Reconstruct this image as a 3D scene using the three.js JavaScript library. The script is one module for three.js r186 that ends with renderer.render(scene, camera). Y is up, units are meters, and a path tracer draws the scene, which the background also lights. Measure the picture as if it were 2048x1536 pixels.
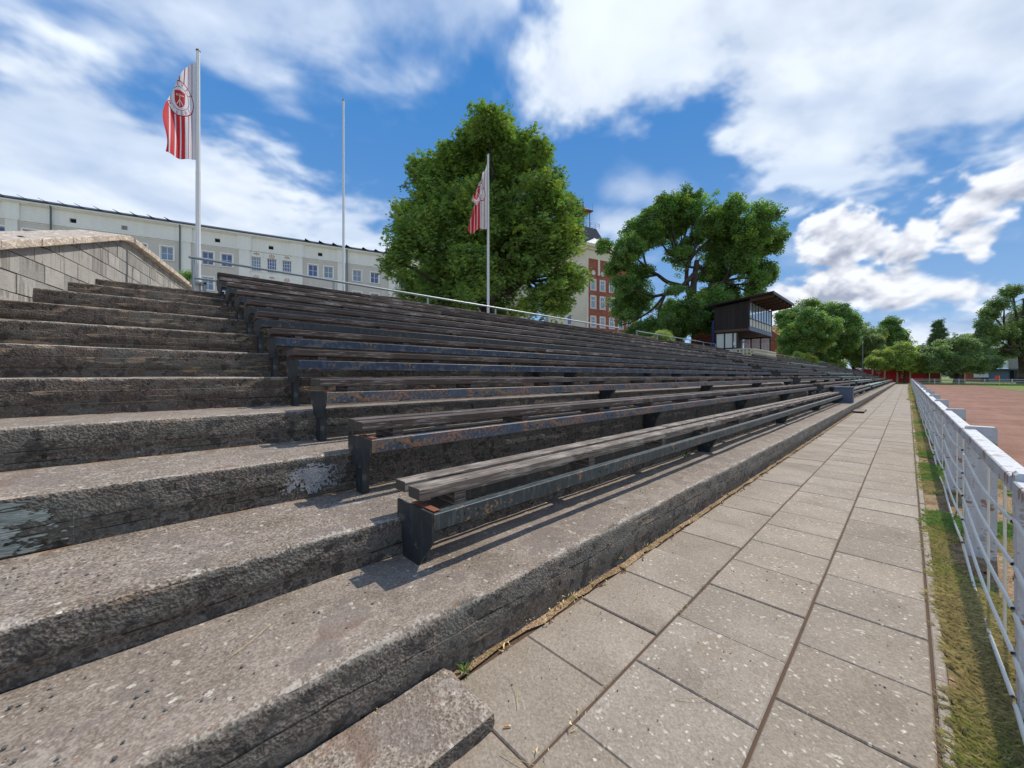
import * as THREE from 'three';
import { mergeGeometries } from 'three/addons/utils/BufferGeometryUtils.js';

// ------------------------------------------------------------------ camera, renderer, sun, exposure
const scene = new THREE.Scene();
const camera = new THREE.PerspectiveCamera(89.85, 4 / 3, 0.05, 3000);
const CS = 0.697, SN = 0.717;                       // heading: turned 45.8 degrees to the left of the path (-z)
const RIGHT = new THREE.Vector3(CS, 0, -SN), AHEAD = new THREE.Vector3(-SN, 0, -CS);
camera.position.set(0, 1.6, 0);
camera.lookAt(-SN, 1.6, -CS);
camera.setViewOffset(2048, 1536, 0, 16, 2048, 1536);
const renderer = new THREE.WebGLRenderer({ antialias: true });
renderer.setSize(1024, 768);
renderer.toneMapping = THREE.LinearToneMapping;
renderer.toneMappingExposure = 1.0;
renderer.shadowMap.enabled = true;
const sun = new THREE.DirectionalLight(new THREE.Color(1.0, 0.94, 0.84), 4.0);
sun.position.set(-20 + 0.055 * 200, 0.78 * 200, -50 - 0.6 * 200);
sun.target.position.set(-20, 0, -50);
sun.castShadow = true;
sun.shadow.camera.left = -110; sun.shadow.camera.right = 110; sun.shadow.camera.top = 110; sun.shadow.camera.bottom = -110; sun.shadow.camera.far = 500;
sun.shadow.mapSize.set(4096, 4096);
scene.add(sun, sun.target);

// ------------------------------------------------------------------ numbers and noise
function rng(seed) { let a = seed >>> 0; return () => { a = (a + 0x6d2b79f5) | 0; let t = Math.imul(a ^ (a >>> 15), 1 | a); t = (t + Math.imul(t ^ (t >>> 7), 61 | t)) ^ t; return ((t ^ (t >>> 14)) >>> 0) / 4294967296; }; }
const lerp = (a, b, t) => a + (b - a) * t, clamp = (x, a = 0, b = 1) => Math.min(b, Math.max(a, x));
const step = (a, b, x) => { const t = clamp((x - a) / (b - a)); return t * t * (3 - 2 * t); };
function hash(x, y, s) { let h = Math.imul(x, 374761393) ^ Math.imul(y, 668265263) ^ Math.imul(s, 1274126177); h = Math.imul(h ^ (h >>> 13), 1274126177); return ((h ^ (h >>> 16)) >>> 0) / 4294967296; }
function vn(x, y, px, py, s) {                       // value noise, repeating after px, py cells (0: never)
  const xi = Math.floor(x), yi = Math.floor(y); let fx = x - xi, fy = y - yi;
  fx = fx * fx * (3 - 2 * fx); fy = fy * fy * (3 - 2 * fy);
  const x0 = px ? ((xi % px) + px) % px : xi, x1 = px ? (x0 + 1) % px : xi + 1, y0 = py ? ((yi % py) + py) % py : yi, y1 = py ? (y0 + 1) % py : yi + 1;
  return lerp(lerp(hash(x0, y0, s), hash(x1, y0, s), fx), lerp(hash(x0, y1, s), hash(x1, y1, s), fx), fy);
}
function fbm(u, v, fx, fy, oct, s) { let a = 0.5, t = 0, n = 0; for (let i = 0; i < oct; i++) { t += a * vn(u * fx, v * fy, fx, fy, s + i); n += a; a *= 0.55; fx *= 2; fy *= 2; } return t / n; }
function fbmP(x, y, oct, s) { let a = 0.5, t = 0, n = 0; for (let i = 0; i < oct; i++) { t += a * vn(x, y, 0, 0, s + i); n += a; a *= 0.52; x = x * 2.03 + 17.1; y = y * 2.03 + 9.7; } return t / n; }
const lin = (c) => { c /= 255; return c <= 0.04045 ? c / 12.92 : Math.pow((c + 0.055) / 1.055, 2.4); };
const rgb = (r, g, b) => new THREE.Color().setRGB(lin(r), lin(g), lin(b));

// ------------------------------------------------------------------ sky: computed air and clouds by azimuth (from the heading) and elevation
const CLOUDS = {
  sheetL: [[-68.2, 16.2], [-59.8, 24.3], [-53.1, 27.5], [-49.3, 28.2], [-45.5, 27.7], [-41.2, 26.8], [-37.2, 26.7], [-33.2, 25.1], [-28.8, 22.7], [-22.8, 22.8], [-16.9, 22.4], [-14.1, 16.3], [-14.1, -0.6], [-68.2, -0.2]],
  sheetT: [[-57.8, 29.3], [-51.4, 30.7], [-45.1, 30.8], [-35.2, 33.8], [-26.5, 35.9], [-18.9, 38.3], [-7, 39.8], [-3.3, 42.7], [-1.8, 47.2], [-16.2, 52.7], [-53.1, 39.4]],
  sheetR: [[0.4, 51], [7.1, 43.3], [2.7, 39.8], [2.1, 34.9], [7.1, 32.6], [12.2, 31.9], [21.7, 32.9], [27.2, 33], [28.7, 29.8], [28.1, 26.3], [31.7, 24.2], [35.8, 22.2], [38.7, 20.4], [43.7, 18.9], [47.4, 18.6], [50.6, 19.2], [53.4, 19.9], [58.9, 20.3], [64, 28.5], [48.7, 54.8], [12.9, 61.5]],
  wisp1: [[13.9, 26], [17, 26.1], [22.9, 24.4], [24.2, 23.1], [17, 23.6], [14.3, 24.8]],
  wisp2: [[12.9, 21.9], [17, 21.9], [21, 20.4], [19.1, 19.1], [12.9, 19.8]],
  wisp3: [[30.6, 21.7], [33.8, 21.2], [36.8, 20], [33.8, 20], [31.2, 20.7]],
  wisp4: [[33.8, 16.4], [36.8, 15.5], [37.7, 13.4], [34.8, 13.9]],
  cumA: [[37.4, 16.2], [38.3, 18.4], [40.9, 18.8], [43.1, 17.7], [44.5, 16.1], [45.2, 14.9], [47.2, 16.1], [48.7, 15.4], [48, 13.8], [46.3, 12.7], [46.8, 11.6], [44.9, 11], [42.9, 11.9], [38.7, 12.1], [37.3, 14]],
  cumB: [[47.9, 17.3], [49.3, 18.4], [51.7, 19.2], [53.4, 19.6], [58.9, 18.3], [58.9, 14.7], [53.4, 15], [51.4, 14.2], [51.9, 12.7], [51, 11.4], [49.8, 11.1], [48.4, 12.3], [47.4, 13.5], [47.7, 15.3]],
  cumC: [[30.6, 9.6], [33.8, 11.1], [36.8, 11.3], [37.7, 12.3], [41.3, 12.8], [43.7, 11.8], [46.3, 12], [47, 10.4], [49.6, 9.2], [51.4, 8.2], [50.6, 7.1], [48, 7], [46, 6.9], [43.7, 7.3], [41.3, 7.1], [34.8, 6.8], [29, 6.6]],
  cumD: [[29, 4], [34.8, 6.2], [41.3, 6.2], [45.2, 6.6], [48.7, 5.5], [51.2, 5.8], [53.4, 6.7], [60.8, 6.9], [60.8, 1.9], [29, -0.5]],
};
function polyDist(poly, x, y) {                      // degrees inside (+) or outside (-) of the outline
  let d = 1e9, inside = false;
  for (let i = 0, j = poly.length - 1; i < poly.length; j = i++) {
    const [ax, ay] = poly[j], [bx, by] = poly[i], ex = bx - ax, ey = by - ay, t = clamp(((x - ax) * ex + (y - ay) * ey) / (ex * ex + ey * ey));
    d = Math.min(d, Math.hypot(x - ax - t * ex, y - ay - t * ey));
    if ((ay > y) !== (by > y) && x < ((bx - ax) * (y - ay)) / (by - ay) + ax) inside = !inside;
  }
  return inside ? d : -d;
}
{
  const W = 3072, H = 1536, data = new Float32Array(W * H * 4), Q = 4, GW = W / Q, GH = H / Q;
  const grids = {};
  const azel = (i, j) => { const th = ((i / W) - 0.5) * 2 * Math.PI, el = (j / H - 0.5) * 180, dx = Math.cos(th), dz = Math.sin(th); return [Math.atan2(dx * CS - dz * SN, -dx * SN - dz * CS) * 57.29578, el]; };
  for (const k in CLOUDS) {
    const g = grids[k] = new Float32Array((GW + 1) * (GH + 1)).fill(-30), xs = CLOUDS[k].map((p) => p[0]), ys = CLOUDS[k].map((p) => p[1]);
    const x0 = Math.min(...xs) - 16, x1 = Math.max(...xs) + 16, y0 = Math.min(...ys) - 16, y1 = Math.max(...ys) + 16;
    for (let j = 0; j <= GH; j++) for (let i = 0; i <= GW; i++) {
      const [a, e] = azel(i * Q, j * Q);
      if (a > x0 && a < x1 && e > y0 && e < y1) g[j * (GW + 1) + i] = Math.max(-30, polyDist(CLOUDS[k], a, e));
    }
  }
  const at = (k, i, j) => { const g = grids[k], x = i / Q, y = j / Q, xi = Math.min(GW - 1, x | 0), yi = Math.min(GH - 1, y | 0), fx = x - xi, fy = y - yi, o = yi * (GW + 1) + xi; return lerp(lerp(g[o], g[o + 1], fx), lerp(g[o + GW + 1], g[o + GW + 2], fx), fy); };
  for (let j = 0; j < H; j++) for (let i = 0; i < W; i++) {
    const o = (j * W + i) * 4; data[o + 3] = 1;
    const th = ((i + 0.5) / W - 0.5) * 2 * Math.PI, el = ((j + 0.5) / H - 0.5) * Math.PI, e = el * 57.29578;
    if (e < -1) { data[o] = 0.16; data[o + 1] = 0.16; data[o + 2] = 0.13; continue; }
    const ce = Math.cos(el), dx = Math.cos(th) * ce, dy = Math.sin(el), dz = Math.sin(th) * ce, rx = dx * CS - dz * SN, fw = -dx * SN - dz * CS;
    const az = Math.atan2(rx, fw) * 57.29578;
    // clear air
    const t = Math.pow(clamp(1 - dy), 3.2);
    let r = lerp(0.048, 0.4, t), g = lerp(0.23, 0.62, t), b = lerp(0.61, 0.9, t);
    // high sheets, streaked in the plane in which they float
    const q = 1 / (Math.max(dy, 0) + 0.16), X = rx * q, Z = fw * q, tw = fbmP(X * 1.3, Z * 1.3, 3, 5) - 0.5, tv = fbmP(X * 1.3 + 30, Z * 1.3 + 9, 3, 6) - 0.5;
    const n1 = fbmP((X * 0.8 + Z * 0.5) * 1.9 + tw * 0.9, (Z - X * 0.6) * 2.5 + tv * 0.9, 6, 11), n2 = fbmP(X * 8 + tw * 2, Z * 8 + tv * 2, 5, 31);
    const n = n1 * 0.58 + n2 * 0.42 - 0.5;
    let d = 0;
    if (az > -72 && az < 66 && e < 62) {
      d = Math.max(
        step(-2.2, 4.2, at('sheetL', i, j) + n * 24) * (0.9 + n * 0.7),
        step(-3.5, 7, at('sheetT', i, j) + n * 30) * (0.44 + n * 1.2),
        step(-1.6, 3.6, at('sheetR', i, j) + n * 22) * (0.9 + n * 0.9),
        step(-2.5, 2.4, at('wisp1', i, j) + n * 6) * 0.6, step(-2.2, 2, at('wisp2', i, j) + n * 6) * 0.7, step(-2, 2, at('wisp3', i, j) + n * 5) * 0.45, step(-1.5, 2, at('wisp4', i, j) + n * 4) * 0.6,
        step(0.06, 0.3, n) * 0.35);
    }
    const outer = Math.max(step(60, 72, Math.abs(az)), step(54, 66, e));
    if (outer > 0) d = Math.max(d, outer * step(-0.22, 0.14, n) * 0.92);  // cloud out of view, thickened to whiten the bluish fill light
    const thin = step(0.0, 0.3, fbmP(X * 1.9 + 40 + tv * 2, Z * 2.4 + tw * 2, 5, 77) - 0.44);
    d = clamp(d) * (1 - 0.34 * thin);
    const s1 = 0.97 + n * 0.34;
    r = lerp(r, s1 * 0.86, d); g = lerp(g, s1 * 0.945, d); b = lerp(b, Math.min(1.12, s1 * 1.04 + 0.02), d);
    // heaped clouds
    if ((az > 20 && az < 80 && e < 26) || (outer > 0 && e < 22)) {
      const pn = (aa, ee) => { const w = fbmP(aa * 0.16, ee * 0.22, 2, 71); return fbmP(aa * 0.46 + w * 2, ee * 0.6 + w, 7, 91) - 0.5; };
      const c0 = pn(az, e), cu = pn(az + 0.5, e + 1.1);
      let k = Math.max(step(-0.5, 0.5, at('cumA', i, j) + c0 * 5), step(-0.6, 0.6, at('cumB', i, j) + c0 * 5), step(-0.7, 0.7, at('cumC', i, j) + c0 * 4), step(-1, 2.4, at('cumD', i, j) + c0 * 4) * 0.75);
      if (outer > 0) k = Math.max(k, outer * step(-0.02, 0.08, c0 - Math.abs(e - 9) * 0.02));
      const J = Math.min(H - 1, j + 10), up = Math.max(at('cumA', i, J), at('cumB', i, J), at('cumC', i, J)) + cu * 5;
      const lit = clamp(0.98 - step(-0.8, 4.2, up) * 0.4 + (c0 - cu) * 1.05, 0.45, 1.05);
      r = lerp(r, lit * 0.99 - 0.06, k); g = lerp(g, lit * 0.96, k); b = lerp(b, Math.min(1.1, lit * 0.86 + 0.17), k);
    }
    data[o] = r; data[o + 1] = g; data[o + 2] = b;
  }
  const sky = new THREE.DataTexture(data, W, H, THREE.RGBAFormat, THREE.FloatType);
  sky.mapping = THREE.EquirectangularReflectionMapping; sky.magFilter = THREE.LinearFilter; sky.needsUpdate = true;
  scene.background = sky; scene.environment = sky;
}

// ------------------------------------------------------------------ computed surfaces
class Surf {
  constructor(w, h) { this.w = w; this.h = h; this.c = new Float32Array(w * h * 3); this.b = new Float32Array(w * h); }
  paint(fn) { const { w, h } = this, out = [0, 0, 0, 0]; for (let y = 0; y < h; y++) for (let x = 0; x < w; x++) { fn(x / w, y / h, out); const o = y * w + x; this.c[o * 3] = out[0]; this.c[o * 3 + 1] = out[1]; this.c[o * 3 + 2] = out[2]; this.b[o] = out[3]; } return this; }
  spots(n, r0, r1, col, seed, { alpha = 0.8, lift = 0, vary = 15, u = [0, 1], v = [0, 1], rough = 0.5 } = {}) {
    const R = rng(seed), { w, h } = this;
    for (let k = 0; k < n; k++) {
      const cx = lerp(u[0], u[1], R()) * w, cy = lerp(v[0], v[1], R()) * h, r = lerp(r0, r1, Math.pow(R(), 3)), el = 0.7 + R() * 0.6, dv = (R() - 0.5) * 2 * vary, al = alpha * (0.5 + 0.5 * R()), sd = (R() * 1e6) | 0;
      for (let y = Math.floor(cy - r * 1.6); y <= cy + r * 1.6; y++) for (let x = Math.floor(cx - r * 1.6); x <= cx + r * 1.6; x++) {
        const d = Math.hypot((x - cx) * el, (y - cy) / el) / r + (vn(x * 2.2 / r, y * 2.2 / r, 0, 0, sd) - 0.5) * 2 * rough;
        if (d > 1) continue;
        const o = (((y % h) + h) % h) * w + (((x % w) + w) % w), t = al * step(1, 0.75, d);
        for (let i = 0; i < 3; i++) this.c[o * 3 + i] = lerp(this.c[o * 3 + i], col[i] + dv, t);
        this.b[o] += lift * t;
      }
    }
    return this;
  }
  cracks(n, seed) {                                   // wandering hairline cracks
    const R = rng(seed), { w, h } = this;
    for (let k = 0; k < n; k++) { let x = R() * w, y = R() * h, a = R() * 6.28; const len = 60 + R() * 300, wd = 0.6 + R() * 0.7; for (let i = 0; i < len; i++) { a += (R() - 0.5) * 0.3; x += Math.cos(a); y += Math.sin(a); if (y < 2 || y > h - 3) break; for (let q = -1; q <= 1; q++) for (let p = -1; p <= 1; p++) if (Math.hypot(p, q) < wd) { const o = (((y + q) | 0) * w + ((((x + p) | 0) % w) + w) % w); for (let c = 0; c < 3; c++) this.c[o * 3 + c] *= 0.74; this.b[o] -= 0.2; } } }
    return this;
  }
  tex(src, rep, srgb) {
    const { w, h } = this, d = new Uint8Array(w * h * 4);
    for (let o = 0; o < w * h; o++) { for (let i = 0; i < 3; i++) d[o * 4 + i] = src === 'c' ? clamp(this.c[o * 3 + i], 0, 255) : clamp(this.b[o]) * 255; d[o * 4 + 3] = 255; }
    const t = new THREE.DataTexture(d, w, h); t.wrapS = t.wrapT = THREE.RepeatWrapping; t.magFilter = THREE.LinearFilter;
    if (srgb) t.colorSpace = THREE.SRGBColorSpace; t.repeat.set(1 / rep[0], 1 / rep[1]); t.needsUpdate = true; return t;
  }
  mat(rep, o = {}) { const { bump = 0, ...rest } = o, m = new THREE.MeshStandardMaterial({ roughness: 0.9, ...rest, map: this.tex('c', rep, true) }); if (bump) { m.bumpMap = this.tex('b', rep, false); m.bumpScale = bump; } return m; }
}
const mix3 = (o, c, t) => { o[0] = lerp(o[0], c[0], t); o[1] = lerp(o[1], c[1], t); o[2] = lerp(o[2], c[2], t); };
const set3 = (o, c, k = 0) => { o[0] = c[0] + k; o[1] = c[1] + k; o[2] = c[2] + k; };
const plain = (r, g, b, o = {}) => new THREE.MeshStandardMaterial({ color: rgb(r, g, b), roughness: 0.8, ...o });
const M = {};
// trodden concrete of the steps: 4 m along, 1 m back from the nosing (v = 0)
function treadSurf(seed, coarse) {
  const s = new Surf(2048, 512).paint((u, v, o) => {
    const a = fbm(u, v, 7, 2, 4, seed), b = fbm(u, v, 28, 7, 4, seed + 9), g = fbm(u, v, 420, 105, 2, seed + 17), f = fbm(u, v, 1024, 256, 1, seed + 23);
    set3(o, [138, 125, 112], (a - 0.5) * 46 + (b - 0.5) * 40 + (g - 0.5) * coarse + (f - 0.5) * 26);
    o[3] = 0.5 + (g - 0.5) * 0.75 + (b - 0.5) * 0.4;
    mix3(o, [104, 93, 86], step(0.56, 0.66, b) * 0.45);
    mix3(o, [112, 84, 66], step(0.6, 0.72, a) * step(0.45, 0.6, b) * 0.4);
    if (v < 0.09) mix3(o, [188, 178, 164], step(0.0, 0.02, 0.014 + (b - 0.5) * 0.12 + (g - 0.5) * 0.1 - v) * 0.6);
    if (v > 0.6) mix3(o, [134, 104, 74], step(0, 0.012, v - 0.905 + (b - 0.5) * 0.2 + (g - 0.5) * 0.05) * 0.65 * step(0.35, 0.55, fbm(u, 0.5, 19, 2, 3, seed + 5)));
  });
  return s.spots(420, 2, 9, [206, 199, 186], seed + 1, { lift: 0.06 }).spots(110, 1.5, 5, [80, 72, 66], seed + 2, { lift: -0.15 }).spots(160, 2, 7, [150, 104, 80], seed + 3, { alpha: 0.5 }).spots(16, 10, 42, [186, 178, 166], seed + 4, { alpha: 0.5, rough: 0.9 });
}
M.tread = treadSurf(101, 58).mat([4, 1], { bump: 0.0045, roughness: 0.95 });
M.treadRough = treadSurf(202, 96).mat([4, 1], { bump: 0.009, roughness: 0.95 });
// weathered risers: 4 m along, 0.36 m down from the nosing (v = 0)
function riserSurf(seed, base, grain, peel, line) {
  return new Surf(2048, 192).paint((u, v, o) => {
    const a = fbm(u, v, 9, 2, 4, seed), b = fbm(u, v, 60, 6, 4, seed + 9), g = fbm(u, v, 400, 36, 2, seed + 17), h = fbm(u, v, 22, 14, 4, seed + 28), f = fbm(u, v, 1000, 90, 1, seed + 3);
    set3(o, base, (a - 0.5) * 40 + (b - 0.5) * 34 + (g - 0.5) * grain + (f - 0.5) * 30);
    o[3] = 0.5 + (g - 0.5) * 0.9 + (b - 0.5) * 0.5;
    mix3(o, [76, 76, 69], step(0.54, 0.64, a) * 0.4);
    mix3(o, [104, 106, 100], step(0.55, 0.63, fbm(u, v, 15, 3, 4, seed + 55)) * 0.4);
    mix3(o, [38, 34, 32], step(0.56, 0.68, b) * 0.5);
    const p = step(0.0, 0.03, fbm(u, v, 12, 3, 5, seed + 61) * 0.55 + h * 0.45 - peel); mix3(o, [158, 134, 108], p * 0.8); o[3] -= p * 0.2;
    mix3(o, [172, 162, 148], step(0.0, 0.03, 0.03 + (b - 0.5) * 0.3 + (g - 0.5) * 0.15 - v) * 0.55);
    for (const L of line) { const w = Math.abs(v - L - (vn(u * 40, 0, 40, 0, seed) - 0.5) * 0.012); if (w < 0.012) { const k = step(0.012, 0.004, w) * step(0.3, 0.5, fbm(u, 0.3, 14, 2, 3, seed + L * 100)); mix3(o, vn(u * 10, 1, 10, 0, seed) > 0.5 ? [30, 27, 25] : [150, 136, 116], k * 0.8); o[3] -= k * 0.3; } }
  }).spots(90, 2, 7, [168, 158, 142], seed + 1, { alpha: 0.7 }).spots(60, 2, 9, [26, 24, 23], seed + 2, { lift: -0.3 });
}
M.riserCoarse = riserSurf(303, [104, 96, 88], 84, 0.67, [0.5, 0.72]).mat([4, 0.36], { bump: 0.011, roughness: 0.97 });
M.riserBoard = riserSurf(404, [96, 85, 76], 52, 0.63, [0.33, 0.66]).mat([4, 0.36], { bump: 0.008, roughness: 0.95 });
M.kerb = riserSurf(505, [112, 104, 95], 62, 0.655, [0.36, 0.7]).mat([4, 0.36], { bump: 0.009, roughness: 0.95 });
M.cement = new Surf(256, 256).paint((u, v, o) => { const a = fbm(u, v, 5, 5, 5, 61), g = fbm(u, v, 60, 60, 2, 62); set3(o, [138, 146, 140], (a - 0.5) * 70 + (g - 0.5) * 40); o[3] = a + g * 0.3; if (Math.abs(fbm(u, v, 4, 4, 3, 66) - 0.5) < 0.012) { mix3(o, [50, 54, 50], 0.8); o[3] -= 0.4; } }).mat([1, 1], { bump: 0.01 });
M.whitewash = new Surf(256, 256).paint((u, v, o) => { const a = fbm(u, v, 7, 5, 5, 71), g = fbm(u, v, 70, 70, 2, 72); set3(o, [158, 160, 164], (a - 0.5) * 60 + (g - 0.5) * 60); mix3(o, [86, 82, 78], step(0.5, 0.62, g * 0.5 + a * 0.5) * 0.8); o[3] = g; }).mat([1, 1], { bump: 0.006 });
// paving slabs, 2.4 m square sheet
function slabSurf(seed, spots) {
  const s = new Surf(1024, 1024).paint((u, v, o) => {
    const a = fbm(u, v, 6, 6, 4, seed), g = fbm(u, v, 240, 240, 2, seed + 7), f = fbm(u, v, 512, 512, 1, seed + 8);
    set3(o, [148, 136, 122], (a - 0.5) * 36 + (g - 0.5) * 34 + (f - 0.5) * 18); o[3] = 0.5 + (g - 0.5) * 0.8 + (a - 0.5) * 0.2;
    mix3(o, [132, 112, 90], step(0.58, 0.7, fbm(u, v, 4, 4, 4, seed + 31)) * 0.3);
  });
  return s.spots(spots, 1.2, 5, [214, 205, 188], seed + 1, { alpha: 0.9, lift: 0.05 }).spots(120, 1, 3, [72, 64, 58], seed + 2);
}
M.slab = slabSurf(611, 260).mat([2.4, 2.4], { bump: 0.003, roughness: 0.92 });
M.slabSpotted = slabSurf(622, 2300).mat([2.4, 2.4], { bump: 0.003, roughness: 0.92 });
M.joint = plain(92, 72, 56, { roughness: 1 });
M.soil = new Surf(512, 512).paint((u, v, o) => { const a = fbm(u, v, 6, 6, 4, 31), g = fbm(u, v, 128, 128, 2, 32); set3(o, [142, 116, 86], (a - 0.5) * 60 + (g - 0.5) * 90); mix3(o, [96, 98, 48], step(0.56, 0.66, fbm(u, v, 14, 14, 4, 35)) * 0.5); o[3] = g; }).spots(300, 2, 6, [190, 168, 128], 36).mat([1.2, 1.2], { bump: 0.012, roughness: 1 });
M.track = new Surf(1024, 1024).paint((u, v, o) => { const a = fbm(u, v, 4, 6, 5, 41), g = fbm(u, v, 256, 256, 2, 42), l = fbm(u, v, 24, 3, 3, 44); set3(o, [136, 97, 79], (a - 0.5) * 34 + (g - 0.5) * 26 + (l - 0.5) * 22); o[3] = g; }).mat([8, 8], { bump: 0.004, roughness: 1 });
M.gravel = new Surf(512, 512).paint((u, v, o) => { const a = fbm(u, v, 5, 5, 5, 57), g = fbm(u, v, 128, 128, 2, 58); set3(o, [150, 142, 130], (a - 0.5) * 40 + (g - 0.5) * 50); o[3] = g; }).mat([5, 5], { roughness: 1 });
M.turf = new Surf(1024, 1024).paint((u, v, o) => { const a = fbm(u, v, 5, 5, 5, 51), g = fbm(u, v, 200, 200, 2, 52); set3(o, [106, 118, 48], (a - 0.5) * 40 + (g - 0.5) * 50); mix3(o, [150, 136, 72], step(0.52, 0.68, fbm(u, v, 12, 12, 4, 53)) * 0.6); o[3] = g; }).mat([6, 6], { bump: 0.03, roughness: 1 });
// wood: 2 m along, 0.6 m round the plank
function woodSurf(seed, base, silver, amount) {
  return new Surf(1024, 384).paint((u, v, o) => {
    const w = (fbm(u, v, 3, 6, 3, seed + 4) - 0.5) * 0.06, g = fbm(u, v + w, 8, 90, 3, seed), h = fbm(u, v + w, 5, 34, 3, seed + 11), f = fbm(u, v + w, 26, 190, 2, seed + 15), a = fbm(u, v, 6, 3, 4, seed + 19);
    set3(o, base, (g - 0.5) * 34 + (f - 0.5) * 22 + (a - 0.5) * 34);
    mix3(o, silver, step(0.0, 0.12, h * 0.55 + a * 0.45 - 1 + amount + (f - 0.5) * 0.25) * 0.85);
    mix3(o, [34, 28, 27], step(0.64, 0.74, g) * 0.75); o[3] = 0.6 - step(0.6, 0.75, g) * 0.5 + (f - 0.5) * 0.3;
    const kx = ((u * 5 + hash(0, seed, 3)) % 1) - 0.5, ky = ((v * 4 + hash(1, seed, 3)) % 1) - 0.5, kd = Math.hypot(kx * 9, ky * 3.4); if (kd < 0.3 && hash(Math.floor(u * 5), Math.floor(v * 4), seed) > 0.55) { mix3(o, [44, 34, 30], 0.7); }
  });
}
const woodMat = (s, b, v, a) => woodSurf(s, b, v, a).mat([2, 0.6], { bump: 0.003, roughness: 0.82 });
M.woodGrey = woodMat(1, [120, 108, 98], [164, 153, 140], 0.56);
M.woodBrown = woodMat(2, [88, 77, 73], [130, 121, 116], 0.44);
M.woodDark = woodMat(3, [84, 71, 65], [152, 140, 131], 0.43);
M.woodFlaked = woodMat(4, [94, 80, 73], [186, 175, 166], 0.48);
M.woodBlack = woodMat(6, [62, 52, 48], [132, 122, 115], 0.39);
M.woodTeal = woodMat(5, [134, 158, 150], [176, 196, 188], 0.5);
M.shadedEndGrain = plain(74, 69, 60);  // weathered end grain, with the shade of the sun-averted ends painted in
// steel section: 2 m along, 0.5 m round
function steelSurf(seed, base, rustLevel, scr) {
  return new Surf(1024, 256).paint((u, v, o) => {
    const a = fbm(u, v, 5, 2, 4, seed), r = fbm(u, v, 9, 4, 6, seed + 7), f = fbm(u, v, 110, 30, 3, seed + 9), d = fbm(u, v, 80, 4, 3, seed + 13);
    set3(o, base, (a - 0.5) * 30 + (f - 0.5) * 16); mix3(o, scr, step(0.58, 0.72, d) * 0.4); o[3] = 0.7;
    const k = step(0, 0.06, r * 0.62 + f * 0.38 - rustLevel); mix3(o, [132 + (f - 0.5) * 110, 94 + (f - 0.5) * 70, 70 + (a - 0.5) * 40], k * (0.55 + 0.4 * step(0.42, 0.58, f))); o[3] -= k * 0.4 - (f - 0.5) * 0.4 * k;
    mix3(o, [118, 104, 92], step(0, 0.08, fbm(u, v, 7, 3, 5, seed + 33) - rustLevel - 0.01) * 0.6);
  });
}
const steelMat = (s, b, k, c, o) => steelSurf(s, b, k, c).mat([2, 0.5], { bump: 0.002, roughness: 0.5, ...o });
M.steelGreen = steelMat(11, [50, 61, 64], 0.64, [110, 118, 116]);
M.steelRusty = steelMat(12, [66, 78, 92], 0.49, [96, 106, 116]);
M.steelBlue = steelMat(13, [38, 54, 76], 0.6, [96, 110, 124]);
M.steelDark = steelMat(15, [34, 40, 48], 0.67, [84, 92, 100]);
M.steelPlate = steelMat(14, [40, 46, 49], 0.69, [80, 87, 88], { roughness: 0.55 });
M.rust = plain(128, 76, 56, { roughness: 0.95 });
M.galv = plain(150, 158, 164, { roughness: 0.42, metalness: 0.55 });
M.poleWhite = plain(206, 209, 212, { roughness: 0.35 });
M.fence = new Surf(512, 512).paint((u, v, o) => { const a = fbm(u, v, 6, 6, 4, 81), s = fbm(u, v, 70, 5, 3, 82), f = fbm(u, v, 90, 90, 2, 83); set3(o, [188, 191, 195], (a - 0.5) * 26 + (s - 0.5) * 30); mix3(o, [128, 86, 62], step(0.66, 0.74, fbm(u, v, 16, 12, 5, 84)) * 0.7); mix3(o, [120, 120, 122], step(0.63, 0.72, s * 0.6 + f * 0.4) * 0.5); o[3] = f; }).mat([0.8, 0.8], { bump: 0.002, roughness: 0.6 });
M.rod = plain(224, 218, 204, { roughness: 0.5 });
function stoneSurf(seed, base) { return new Surf(512, 512).paint((u, v, o) => { const a = fbm(u, v, 3, 3, 5, seed), s = fbm(u, v, 30, 3, 3, seed + 4), g = fbm(u, v, 110, 110, 2, seed + 6); set3(o, base, (a - 0.5) * 40 + (g - 0.5) * 30); mix3(o, [104, 97, 88], step(0.56, 0.68, s * 0.6 + a * 0.4) * 0.55); o[3] = g * 0.6 + a * 0.4; }).spots(50, 1, 4, [84, 78, 72], seed + 9); }
M.stone = [stoneSurf(91, [156, 153, 149]), stoneSurf(92, [140, 138, 135]), stoneSurf(93, [164, 160, 155])].map((s) => s.mat([1.4, 1.4], { bump: 0.006 }));
M.mortar = plain(92, 84, 76, { roughness: 1 });
M.coping = new Surf(512, 512).paint((u, v, o) => { const a = fbm(u, v, 5, 5, 4, 95), g = fbm(u, v, 40, 40, 3, 96), c = fbm(u, v, 9, 22, 3, 97); set3(o, [186, 172, 158], (a - 0.5) * 44 + (g - 0.5) * 40); mix3(o, [222, 208, 186], step(0.54, 0.66, c) * 0.7); mix3(o, [120, 100, 86], step(0.6, 0.7, g) * 0.5); o[3] = g * 0.7 + c * 0.4; }).mat([1.2, 1.2], { bump: 0.02 });
const plaster = (s, c) => new Surf(512, 512).paint((u, v, o) => { const a = fbm(u, v, 3, 4, 5, s), k = fbm(u, v, 40, 4, 3, s + 3), g = fbm(u, v, 200, 200, 1, s + 5); set3(o, c, (a - 0.5) * 14 + (k - 0.5) * 10 + (g - 0.5) * 10); o[3] = g; }).mat([9, 9], { bump: 0.004, roughness: 0.95 });
M.wallBeige = plaster(110, [204, 198, 187]);
M.wallCream = plaster(120, [234, 232, 222]);
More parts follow.
